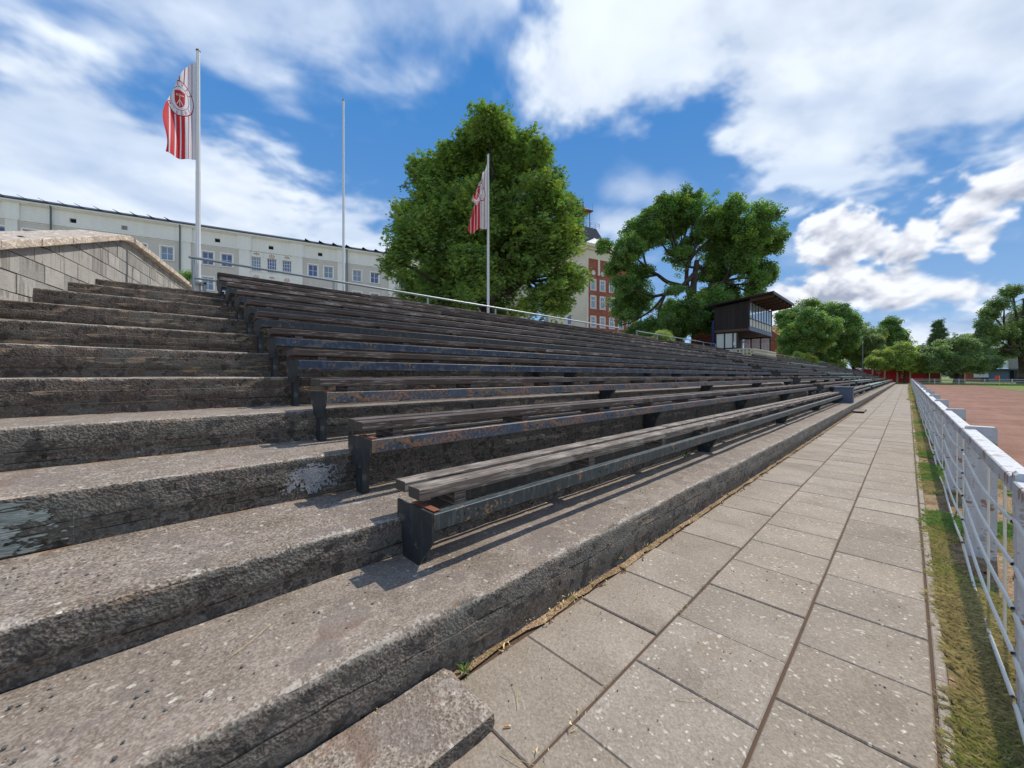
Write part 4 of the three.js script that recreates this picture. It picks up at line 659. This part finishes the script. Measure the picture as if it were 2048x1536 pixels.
  const tri = (...q) => rawGeo(q.flat(), q.map(([x, y, z]) => [x, y + z]).flat()); part('tiles', [tri([-1.6, 2.4, 1], [2.4, 2.4, 1], [1.6, 3.2, -0.4]), tri([-1.6, 2.4, 1], [1.6, 3.2, -0.4], [-0.6, 3.2, -0.4]), tri([-1.6, 2.4, 1], [-0.6, 3.2, -0.4], [-1.6, 2.4, -2]), tri([2.4, 2.4, 1], [2.4, 2.4, -2], [1.6, 3.2, -0.4])], M.ornamentDark ??= plain(92, 64, 48), k); part('wall', span(-1.4, 2.2, 0, 2.4, -1.9, 0.9), M.brick, k);
  const far = thing('brick_house', 'distant red brick house with steep roof behind the far trees', 'house', [-16, 3, -100], TURN);
  part('wall', span(-6, 6, 0, 6, -8, 0), M.brick, far); part('roof', extr([[-8.4, 6], [0.4, 6], [-4, 9.5]], 12.4).rotateY(-Math.PI / 2).translate(6.2, 0, 0), plain(140, 74, 56), far); for (const x of [-4, -1, 2]) part('window', span(x, x + 1.2, 3.2, 4.8, 0.0, 0.06), M.white, far);
}

// ------------------------------------------------------------------ trees
function palmSprig(seed, n, R0, leaf) {        // sprig of hand-shaped leaves, about 1 m across
  const R = rng(seed), P = [], U = [];
  const tri3 = (a, b, c) => { for (const q of [a, b, c]) { P.push(q.x, q.y, q.z); U.push(q.x, q.y); } };
  for (let i = 0; i < n; i++) {
    const d = new THREE.Vector3(R() - 0.5, R() - 0.5, R() - 0.5).normalize().multiplyScalar(R0 * Math.cbrt(R())); d.y *= 0.75;
    const yaw = R() * 6.283, tilt = (R() - 0.5) * 1.1, q = new THREE.Quaternion().setFromEuler(new THREE.Euler(tilt, yaw, (R() - 0.5) * 1.1));
    for (let k = 0; k < 5; k++) {
      const a = (k - 2) * 0.62, L = leaf * (1 - 0.16 * Math.abs(k - 2)) * (0.85 + R() * 0.3), W = L * 0.36, dir = new THREE.Vector3(Math.cos(a), -0.28, Math.sin(a)), side = new THREE.Vector3(-Math.sin(a), 0, Math.cos(a));
      const p0 = new THREE.Vector3(), tip = dir.clone().multiplyScalar(L); tip.y -= L * 0.25; const m = dir.clone().multiplyScalar(L * 0.62), l = m.clone().addScaledVector(side, W / 2), r = m.clone().addScaledVector(side, -W / 2);
      for (const v of [p0, tip, l, r]) v.applyQuaternion(q).add(d); tri3(p0, l, tip); tri3(p0, tip, r);
    }
  }
  return rawGeo(P, U);
}
function leafSprig(seed, n, R0, len, wid, flat = 0.8) {
  const R = rng(seed), P = [], U = [];
  for (let i = 0; i < n; i++) {
    const d = new THREE.Vector3(R() - 0.5, R() - 0.5, R() - 0.5).normalize().multiplyScalar(R0 * Math.cbrt(R())); d.y *= flat; const q = new THREE.Quaternion().setFromEuler(new THREE.Euler((R() - 0.5) * 1.6, R() * 6.283, (R() - 0.5) * 1.6)), s = 0.7 + R() * 0.6;
    const v = [[0, 0, 0], [len * 0.5, -0.02, wid / 2], [len, -len * 0.2, 0], [len * 0.5, -0.02, -wid / 2]].map((p) => new THREE.Vector3(...p).multiplyScalar(s).applyQuaternion(q).add(d));
    for (const k of [0, 1, 2, 0, 2, 3]) { P.push(v[k].x, v[k].y, v[k].z); U.push(v[k].x, v[k].z); }
  }
  return rawGeo(P, U);
}
const SPRIG = { chestnut: palmSprig(1, 20, 0.52, 0.2), maple: leafSprig(2, 85, 0.5, 0.18, 0.14), fine: leafSprig(3, 120, 0.5, 0.12, 0.07), needle: leafSprig(4, 90, 0.5, 0.3, 0.05, 0.45) };
function tree(name, label, pos, lobes, o) {
  const { n = 900, size = 1, sprig = 'maple', mat = M.leafMaple, seed = 1, trunk = 0.3, fork = 3, gap = 0.36, tone = 0.35, group, hollow = 0.45, category = 'tree', limbR = 0.07, warm = 0.12, shrink = 1, sub = 8, fill = 0.35 } = o, R = rng(seed), t = thing(name, label, category, pos, 0, group);
  const L = lobes.map(([r, u, d, rad]) => ({ c: new THREE.Vector3().addScaledVector(RIGHT, r).addScaledVector(AHEAD, d).setY(u), rad: rad * shrink }));
  const S = []; for (const l of L) { l.kids = []; for (let k = 0; k < sub; k++) { const dir = new THREE.Vector3(R() * 2 - 1, R() * 2 - 1, R() * 2 - 1).normalize(), q = { c: l.c.clone().addScaledVector(dir, l.rad * (0.3 + 0.5 * R())), rad: l.rad * (0.3 + 0.2 * R()) }; S.push(q); l.kids.push(q); } }
  const ssum = S.reduce((a, l) => a + l.rad ** 2, 0), lsum = L.reduce((a, l) => a + l.rad ** 2, 0);
  // trunk and leader, then limbs to groups of boughs, boughs, and branches
  const topY = Math.max(...L.map((l) => l.c.y)), lead = Math.min(fork * 1.5, topY * 0.7), leadAt = (y) => new THREE.Vector3(0.16 * Math.sin(y * 0.7), y, 0.14 * Math.cos(y * 0.9));
  const g = [tube([[0, -0.2, 0], leadAt(fork * 0.5).toArray(), leadAt(fork).toArray(), leadAt(lead).toArray()], trunk, trunk * 0.42, 10, 4)];
  const K = Math.min(6, L.length), cen = []; for (let k = 0; k < K; k++) cen.push(L[Math.floor((k * L.length) / K)].c.clone());
  for (let it = 0; it < 6; it++) { const acc = cen.map(() => [new THREE.Vector3(), 0]); for (const l of L) { let b = 0; cen.forEach((c, k) => { if (c.distanceTo(l.c) < cen[b].distanceTo(l.c)) b = k; }); l.k = b; acc[b][0].add(l.c); acc[b][1]++; } acc.forEach(([v, n2], k) => { if (n2) cen[k].copy(v).divideScalar(n2); }); }
  const bend = (a, b, r0, r1, rad, sag) => { const m1 = a.clone().lerp(b, 0.35), m2 = a.clone().lerp(b, 0.7), d = a.distanceTo(b) * 0.14; for (const m of [m1, m2]) { m.x += (R() - 0.5) * d; m.z += (R() - 0.5) * d; m.y += (R() - 0.5) * d - sag * d; } g.push(tube([a.toArray(), m1.toArray(), m2.toArray(), b.toArray()], r0, r1, rad, 3)); return m2; };
  cen.forEach((c, k) => {
    const start = leadAt(lerp(fork * 0.75, lead, (k + 0.5) / K)), node = start.clone().lerp(c, 0.5); node.y -= 0.3; if (!L.some((l) => l.k === k)) return;
    bend(start, node, trunk * 0.5, trunk * 0.3, 7, 0.5);
    for (const l of L) if (l.k === k) { const m = bend(node, l.c, trunk * 0.27, trunk * 0.1, 6, 0.4); l.kids.forEach((q, w) => bend(w % 2 ? m : l.c, q.c, trunk * limbR, 0.012, 5, 0.2)); }
  });
  part('trunk', g, M.bark, t);
  const mesh = new THREE.InstancedMesh(SPRIG[sprig], mat, n), m4 = new THREE.Matrix4(), col = new THREE.Color(); mesh.name = 'crown'; mesh.userData.kind = 'stuff'; t.add(mesh);
  let i = 0, tries = 0; const cell = 0.55 / size;
  while (i < n && tries++ < n * 40) {
    const inner = R() < fill, set = inner ? L : S; let w = R() * (inner ? lsum : ssum), l = set[0]; for (const q of set) { w -= q.rad ** 2; if (w <= 0) { l = q; break; } }
    const dir = new THREE.Vector3(R() * 2 - 1, R() * 2 - 1, R() * 2 - 1); if (dir.lengthSq() > 1 || dir.lengthSq() < 0.01) continue; dir.normalize();
    const bump = 0.82 + 0.36 * vn(dir.x * 2.6 + l.c.x, dir.y * 2.6 + dir.z * 2.1 + l.c.z, 0, 0, seed + 5), p = l.c.clone().addScaledVector(dir, l.rad * bump * (inner ? 0.35 + 0.62 * R() : hollow + (1 - hollow) * Math.sqrt(R())));
    if (p.y < 0.35) continue;
    const gp = (vn(p.x * cell, p.y * cell + p.z * cell * 0.7, 0, 0, seed + 9) + vn(p.z * cell * 1.1 + 5, p.y * cell * 1.2 - p.x * cell * 0.5, 0, 0, seed + 10)) / 2; if (gp < gap) continue;
    
    const s = size * (0.7 + R() * 0.6); m4.compose(p, new THREE.Quaternion().setFromEuler(new THREE.Euler((R() - 0.5) * 0.9, R() * 6.283, (R() - 0.5) * 0.9)), new THREE.Vector3(s, s, s)); mesh.setMatrixAt(i, m4);
    const k = 1 + (R() - 0.5) * tone * 2, y = R() < 0.22 ? warm * (1 + R() * 2) : 0; col.setRGB(k * (1 + y * 1.6), k * (1 + y * 0.6), k * (1 - y * 0.5)); mesh.setColorAt(i, col); i++;
  }
  mesh.count = i; return t;
}
function ball(r, y, h, n, seed, squash = 1) { const R = rng(seed), out = [[0, y, 0, Math.min(r, h) * 0.62]]; for (let i = 0; i < n; i++) { const a = R() * 6.283, e = Math.asin(R() * 1.9 - 0.95), q = 0.62; out.push([Math.cos(a) * Math.cos(e) * r * q, y + Math.sin(e) * h * q, Math.sin(a) * Math.cos(e) * r * q * squash, (0.3 + R() * 0.16) * Math.min(r, h)]); } return out; }
const GY = 3.4;
tree('chestnut_tree', 'large dense chestnut tree in the middle behind the terrace', [-21.44, GY, -18.11], [[0.5, 14.6, -2.2, 1.84], [-1.6, 14.4, 0.4, 2.23], [2.8, 13.2, -1.1, 2.21], [-3.7, 11.9, 0.8, 2.67], [0.0, 11.8, 0.9, 3.61], [3.7, 9.4, -3.4, 2.28], [-3.9, 6.7, -4.0, 1.97], [-1.6, 8.5, 2.3, 3.79], [2.7, 7.2, -1.6, 3.30], [4.9, 7.1, -2.2, 1.94], [-6.1, 6.3, 4.2, 2.42], [-2.3, 4.0, -2.2, 2.40], [1.2, 4.8, 2.5, 3.16], [4.2, 4.5, -1.2, 2.39], [-4.6, 13.7, 1.3, 1.57], [3.7, 12.6, -3.3, 1.06], [6.0, 10.9, 1.3, 1.36], [0.8, 8.3, 2.6, 3.61], [-0.4, 8.2, -3.2, 2.75], [1.2, 14.5, 1.9, 2.67], [1.9, 17.7, 1.7, 1.06], [-5.3, 5.3, -4.2, 0.94], [-0.4, 4.3, -4.6, 1.92], [-5.4, 9.6, 0.0, 1.60], [6.2, 5.6, 0.0, 1.60], [0.6, 14.6, -0.5, 2.3], [1.2, 16.2, 0.6, 1.5], [-0.6, 15.2, 0, 1.5], [6.1, 8.5, 0, 1.25], [5.7, 6.0, 0, 1.5], [5.0, 3.6, 0.5, 1.5], [5.9, 10.6, 0, 0.8]], { shrink: 1, n: 7600, size: 1.0, sprig: 'chestnut', mat: M.leafChestnut, seed: 11, trunk: 0.55, fork: 3.2, gap: 0.28, tone: 0.3, hollow: 0.55 });
tree('maple_tree', 'broad spreading tree with dark forked limbs left of the commentary booth', [-16.2, GY, -43.59], [[-0.3, 17.1, 1.9, 2.40], [-2.8, 17.1, 0.8, 1.32], [2.4, 15.2, -1.4, 2.42], [4.8, 13.2, -3.2, 2.40], [7.6, 12.8, 2.7, 2.45], [7.4, 9.4, -0.2, 1.59], [-3.4, 15.0, 1.6, 2.39], [-0.3, 14.6, 2.7, 2.45], [3.1, 13.0, 1.5, 2.59], [-5.6, 14.3, 3.3, 2.05], [-7.7, 11.6, -0.8, 1.75], [-8.2, 11.0, 2.3, 1.52], [-7.8, 7.8, -0.4, 1.36], [-9.1, 13.7, 3.7, 0.94], [-6.1, 6.7, 2.7, 2.66], [-2.3, 5.4, -2.8, 2.33], [0.8, 5.3, -2.5, 2.45], [-5.0, 3.3, -1.9, 2.58], [-1.5, 3.9, 3.1, 3.01], [1.9, 3.9, -0.5, 2.27], [3.8, 7.2, 1.0, 1.54], [5.5, 7.7, -1.7, 1.34], [-7.1, 4.0, 0.1, 2.10], [4.5, 10.6, -0.9, 1.96], [7.9, 12.5, -1.3, 1.16], [0.0, 18.0, 0.7, 1.22], [6.6, 7.6, 0.0, 0.90], [2.5, 9.8, 1.0, 1.70], [-5.6, 9.6, 2.0, 1.60], [-1.2, 11.2, 1.6, 1.80], [5.2, 12.4, 1.0, 1.90], [0.6, 15.0, 0.0, 2.00], [-4.4, 15.2, 1.0, 1.30]], { shrink: 1.0, n: 5200, size: 1.0, sprig: 'maple', mat: M.leafMaple, seed: 12, trunk: 0.6, fork: 7.2, gap: 0.36, hollow: 0.5, limbR: 0.12 });
tree('round_tree', 'round bushy green tree just right of the commentary booth', [-13.4, GY, -84.6], ball(5.9, 6.2, 5.6, 16, 5), { n: 1700, size: 1.25, mat: M.leafMaple, seed: 13, trunk: 0.35, fork: 2, gap: 0.25, hollow: 0.7, warm: 0.2 });
tree('tall_tree', 'tall loose green tree rising behind the round bushy tree', [-13.5, GY, -112], [...ball(7, 8.5, 7, 14, 6), [-3, 14.2, 0, 2], [2, 13.6, 1, 2.2], [5, 11, 0, 2.2]], { n: 1500, size: 1.6, mat: M.leafMaple, seed: 14, trunk: 0.5, fork: 4, gap: 0.42 });
tree('tall_tree', 'pale yellowish loose tree behind the thin lamp pole', [-9.5, 1.2, -126], ball(7.5, 9, 7.2, 16, 7), { n: 1500, size: 1.6, mat: M.leafGrey, seed: 15, trunk: 0.45, fork: 4, gap: 0.42, warm: 0.3 });
tree('tall_tree', 'slender pointed tree near the far end of the path', [-3.0, 0, -141], [...ball(4.5, 8, 6.5, 12, 8), [0, 14, 0, 2.4], [0.4, 16, 0, 1.5], [-1.4, 13, 0, 1.8], [1.6, 12, 0, 2]], { n: 1100, size: 1.6, mat: M.leafMaple, seed: 16, trunk: 0.4, fork: 3, gap: 0.38 });
tree('path_end_tree', 'spreading bright green tree standing before the red fence at the path end', [-0.6, 0, -114.8], [[-4, 5.2, 0, 2.3], [0, 6.2, 0, 2.6], [3.2, 5.6, 0.5, 2.1], [-1.5, 4.6, -1, 2.2], [2, 4.2, -1, 1.9], [4.4, 3.9, 0, 1.4], [-5.8, 4.4, 0, 1.4]], { n: 900, size: 1.3, mat: M.leafBright, seed: 17, trunk: 0.28, fork: 2.4, gap: 0.3 });
tree('young_tree', 'small yellow-green tree right above the far fence corner', [2.9, 0, -122], ball(2.6, 3.9, 2.9, 9, 9), { n: 380, size: 1.2, mat: M.leafBright, seed: 18, trunk: 0.16, fork: 1.6, gap: 0.25, warm: 0.3 });
{ const lobes = []; for (let i = 0; i < 11; i++) { const y = 4 + i * 1.75, r = 6.2 - i * 0.5; for (let k = 0; k < 5; k++) { const a = k * 1.257 + i; lobes.push([Math.cos(a) * r * 0.6, y - 0.3, Math.sin(a) * r * 0.6, Math.max(0.7, r * 0.32)]); } } lobes.push([0, 22.6, 0, 0.8]); tree('conifer_tree', 'dark ragged conifer standing far behind the end of the field', [8.3, 0, -223.7], lobes, { n: 1500, size: 2.2, sprig: 'needle', mat: M.leafDark, seed: 19, trunk: 0.5, fork: 14, gap: 0.36 }); }
tree('lime_tree', 'wide dark grey-green tree with stout trunk behind the far rail fence', [6.9, 0, -118.6], [[-3.5, 5.6, 0, 2.3], [0, 7.6, 0, 2.6], [3.4, 5.8, 0, 2.4], [5.6, 4.6, 0.5, 2.0], [-5.4, 4.4, 0, 1.8], [1, 4.6, -1.5, 2.4], [-1.8, 4.4, -1.2, 2.2], [3.4, 3.6, -1, 1.6], [7.2, 4.2, 0, 1.4]], { n: 1150, size: 1.4, mat: M.leafGrey, seed: 20, trunk: 0.75, fork: 2.6, gap: 0.3, warm: 0.05 });
tree('oak_tree', 'large tree with overhanging boughs at the right edge of the photo', [16.6, 0, -131], [[0, 17.6, 0, 3.2], [-4, 15, 0, 3], [-7.6, 11.2, 0, 2.4], [-9.8, 8.4, 0, 1.8], [-5, 9, 0, 2.6], [4, 15, 0, 4], [0, 11.5, 0, 3.4], [-3, 6.4, 0, 2], [5, 9, 0, 4], [-8, 5.8, 0, 1.8], [-6.6, 14.2, 0, 1.6], [1, 6.5, -1, 2.4], [7, 13, 2, 4], [-2.2, 19, 0, 1.4]], { n: 2000, size: 1.6, mat: M.leafGrey, seed: 21, trunk: 1.0, fork: 6, gap: 0.4, warm: 0.05 });
// backdrop trees and shrubs that close the gaps
for (const [i, x, z, y, r, h, mt, label] of [[0, -24, -118, GY, 7, 7, M.leafMaple, 'green tree filling the gap behind booth and round tree'], [1, -18, -150, 2, 7, 7, M.leafGrey, 'tree behind the tall loose tree'], [2, 1.5, -160, 0, 6, 5.4, M.leafDark, 'dark low tree in the gap above the end of the path'], [3, 14, -205, 0, 9, 7, M.leafDark, 'dark tree in the distance right of the ragged conifer']]) tree('background_tree', label, [x, y, z], ball(r, h * 0.95, h, 12, 60 + i), { n: 800, size: 1.7, mat: mt, seed: 70 + i, trunk: 0.35, fork: 2.5, gap: 0.32 });
tree('shrub', 'rounded pale green shrub behind the second pipe railing', [-13.4, GY, -28.9], ball(1.1, 0.9, 0.95, 9, 31), { n: 330, size: 0.5, sprig: 'fine', mat: M.leafBright, seed: 31, trunk: 0.05, fork: 0.5, gap: 0.15, hollow: 0.8, category: 'shrub' });
tree('shrub', 'reddish shrub left of the commentary booth', [-14.0, GY, -41], ball(1.6, 1.4, 1.6, 8, 32), { n: 260, size: 0.6, sprig: 'fine', mat: M.leafRed, seed: 32, trunk: 0.06, fork: 0.7, gap: 0.3, category: 'shrub' });
tree('shrub', 'yellow-green shrub at the foot of the round bushy tree', [-12.0, GY - 0.3, -78], ball(2.6, 1.3, 1.5, 9, 33), { n: 380, size: 0.8, sprig: 'fine', mat: M.leafBright, seed: 33, trunk: 0.06, fork: 0.6, gap: 0.25, category: 'shrub', warm: 0.3 });
tree('shrub', 'little green sapling between parapet and railing post', [-26.0, GY, -1.9], ball(0.5, 2.9, 1.0, 6, 34), { n: 60, size: 0.5, sprig: 'fine', mat: M.leafMaple, seed: 34, trunk: 0.04, fork: 2.4, gap: 0.25, category: 'shrub' });
tree('shrub', 'brown-tinged hedge by the lamp above the red fence', [-13.2, 2.2, -108], ball(3, 1.6, 1.3, 8, 35), { n: 300, size: 0.9, sprig: 'fine', mat: M.leafGrey, seed: 35, trunk: 0.06, fork: 0.6, gap: 0.25, category: 'hedge', warm: 0.4 });

// ------------------------------------------------------------------ grass, weeds, litter
function tuft(seed, n, h, w) { const R = rng(seed), P = [], U = []; for (let i = 0; i < n; i++) { const a = R() * 6.283, x = (R() - 0.5) * 0.12, z = (R() - 0.5) * 0.12, H = h * (0.4 + R() * 0.8), b = 0.3 + R() * 0.9, cx = Math.cos(a), cz = Math.sin(a), ww = w * (0.6 + R() * 0.8); const p = [[x - cz * ww, 0, z + cx * ww], [x + cz * ww, 0, z - cx * ww], [x + cx * H * b * 0.4 + cz * ww * 0.7, H * 0.6, z + cz * H * b * 0.4 - cx * ww * 0.7], [x + cx * H * b, H * (1 - b * 0.35), z + cz * H * b]]; for (const k of [0, 1, 2, 0, 2, 3]) { P.push(...p[k]); U.push(0, 0); } } return rawGeo(P, U); }
function scatter(name, geo, mat, n, place, colour) { const m = new THREE.InstancedMesh(geo, mat, n), m4 = new THREE.Matrix4(), c = new THREE.Color(); m.name = numbered(name); for (let i = 0; i < n; i++) { const [x, y, z, s, ry = 0, rx = 0] = place(i); m4.compose(new THREE.Vector3(x, y, z), new THREE.Quaternion().setFromEuler(new THREE.Euler(rx, ry, 0)), new THREE.Vector3(s, s, s)); m.setMatrixAt(i, m4); if (colour) m.setColorAt(i, colour(c, x, z)); } scene.add(m); return tag(m, null, null, null, 'stuff'); }
{
  const R = rng(500), dry = (c, x, z) => { const g = vn(x * 3 + 7, z * 1.6, 0, 0, 3), k = 0.7 + R() * 0.6; return g > 0.68 && R() < 0.8 ? c.setRGB(0.4 * k, 0.75 * k, 0.35 * k) : g > 0.4 + R() * 0.3 ? c.setRGB(0.78 * k, 0.86 * k, 0.5 * k) : c.setRGB(1.12 * k, 1.0 * k, 1.0 * k); };
  const bare = (x, z) => vn(x * 2.4, z * 1.3 + 9, 0, 0, 6) < 0.37;
  const verge = scatter('verge_grass', tuft(1, 26, 0.045, 0.0008), M.blade, 24000, () => { let x, z; do { x = 0.185 + R() * 1.13; if (R() < 0.45) x = 0.185 + R() * 0.32; z = -1.9 - 32 * Math.pow(R(), 1.8); } while (bare(x, z)); return [x, -0.012, z, 0.55 + R() * 0.75, R() * 6.28]; }, dry);
  verge.userData.kind = 'stuff';
  scatter('verge_grass', tuft(2, 18, 0.2, 0.006), M.blade, 2500, () => [0.2 + R() * 1.1, -0.012, -34 - 72 * R(), 0.8 + R() * 0.6, R() * 6.28], dry);
  scatter('dry_straw', tuft(3, 4, 0.04, 0.0005), M.blade, 420, () => { const z = 0.5 - 14 * Math.pow(R(), 1.5), j = R(); return j < 0.6 ? [-1.69 + R() * 0.06, 0.012, z, 0.5 + R() * 0.8, R() * 6.28, 1.3] : j < 0.8 ? [-1.077 + (R() - 0.5) * 0.02, 0.0, z, 0.5 + R() * 0.6, R() * 6.28, 1.35] : [0.12 + (R() - 0.5) * 0.06, 0.012, z, 0.7, R() * 6.28, 1.3]; }, (c) => { const k = 0.7 + R() * 0.5; return c.setRGB(1.9 * k, 1.6 * k, 1.6 * k); });
  scatter('field_grass', tuft(4, 14, 0.16, 0.012), M.blade, 1500, () => [-2 + R() * 16, -0.05, -107 - 10 * R(), 1 + R(), R() * 6.28], (c) => c.setRGB(0.35, 0.75, 0.4));
  const peb = new THREE.IcosahedronGeometry(0.007, 0).scale(1, 0.6, 1);
  scatter('loose_gravel', peb, M.stone[2], 700, () => { const k = (R() * 3) | 0, z = 0.6 - 7 * Math.pow(R(), 1.4); return k < 2 ? [TX[k] - 0.05 - R() * 0.7, TH[k] + 0.003, z, 0.4 + R() * 0.9, R() * 6] : [-1.66 + R() * 1.7, 0.006, z, 0.3 + R() * 0.6, R() * 6]; }, (c) => { const k = 0.5 + R() * 0.7; return c.setRGB(k, k, k); });
  scatter('verge_weed', leafSprig(9, 16, 0.05, 0.035, 0.014, 0.35), M.weedLeaf ??= leafMat(0.18, 0.32, 0.05, 0.35), 170, () => [0.2 + R() * 0.9, 0.0, -2 - 26 * Math.pow(R(), 1.6), 0.6 + R() * 0.9, R() * 6.28]);
  scatter('dead_leaf', leafSprig(10, 3, 0.03, 0.05, 0.03, 0.2), plain(112, 78, 52, { side: THREE.DoubleSide }), 160, () => { const a = R(); return a < 0.6 ? [0.17 + R() * 0.9, 0.012, -2 - 18 * R(), 0.6 + R() * 0.5, R() * 6.28] : [-1.66 + R() * 0.05, 0.02, -0.5 - 14 * R(), 0.4 + R() * 0.3, R() * 6.28]; });
  // a few long stalks lying on slabs and steps
  const stalks = [[-1.2, 0.008, -1.1, 0.3, 0.5], [-1.12, 0.008, -0.85, 0.24, 1.4], [-1.3, 0.008, -1.3, 0.2, 2.6], [-0.8, 0.008, -1.9, 0.25, 0.9], [-1.9, 0.355, -0.9, 0.16, 0.4], [-2.1, 0.355, -0.3, 0.22, 2.2], [-1.0, 0.008, -2.6, 0.22, 2.9], [-1.35, 0.008, -2.5, 0.2, 1.9]];
  tag(part(numbered('dry_straw'), stalks.map(([x, y, z, l, a]) => tube([[0, 0, 0], [l * 0.5, 0.012, 0.02], [l, 0.002, 0]], 0.0014, 0.0008, 5, 4).rotateY(a).translate(x, y, z)), plain(212, 186, 128), scene), null, null, null, 'stuff');
  const butt = thing('cigarette_butt', 'orange cigarette butt on the slab beside the low step', 'cigarette butt', [-1.27, 0.011, -1.2], 0.9); part('filter', new THREE.CylinderGeometry(0.004, 0.004, 0.022, 10).rotateZ(Math.PI / 2), plain(206, 138, 70), butt); part('paper', new THREE.CylinderGeometry(0.0039, 0.0036, 0.01, 10).rotateZ(Math.PI / 2).translate(0.016, 0, 0), plain(220, 212, 198), butt);
  const weed = (x, y, z, s, label) => { const w = thing('weed', label, 'weed', [x, y, z]), q = rng(Math.round(x * 1000)); const P = []; for (let i = 0; i < 9; i++) { const a = i * 2.4, l = s * (0.6 + q() * 0.6), el = 0.35 + q() * 0.6, c = Math.cos(a), d = Math.sin(a), tip = [c * l, l * el, d * l], m = [c * l * 0.5, l * el * 0.75, d * l * 0.5], ww = l * 0.14; P.push([0, 0, 0], [m[0] - d * ww, m[1], m[2] + c * ww], tip, [0, 0, 0], tip, [m[0] + d * ww, m[1], m[2] - c * ww]); } part('leaf_rosette', rawGeo(P.flat(), P.flatMap(() => [0, 0])), M.weed ??= leafMat(0.16, 0.24, 0.04), w); part('stem', cyl(0.004, 0.002, s * 0.6, 0, -0.005, 0, 6), M.weed, w); };
  weed(-1.66, 0.005, -1.26, 0.07, 'small green weed at the corner of the low step and kerb');
  weed(-1.68, 0.078, -0.3, 0.035, 'tiny yellow-green weed at the foot of the kerb on the low step');
  weed(-2.38, 0.352, -6.0, 0.09, 'green weed on the bottom step under the nearest bench');
}

scene.traverse((o) => { if (o.isMesh) { o.castShadow = true; o.receiveShadow = true; } });
renderer.render(scene, camera);
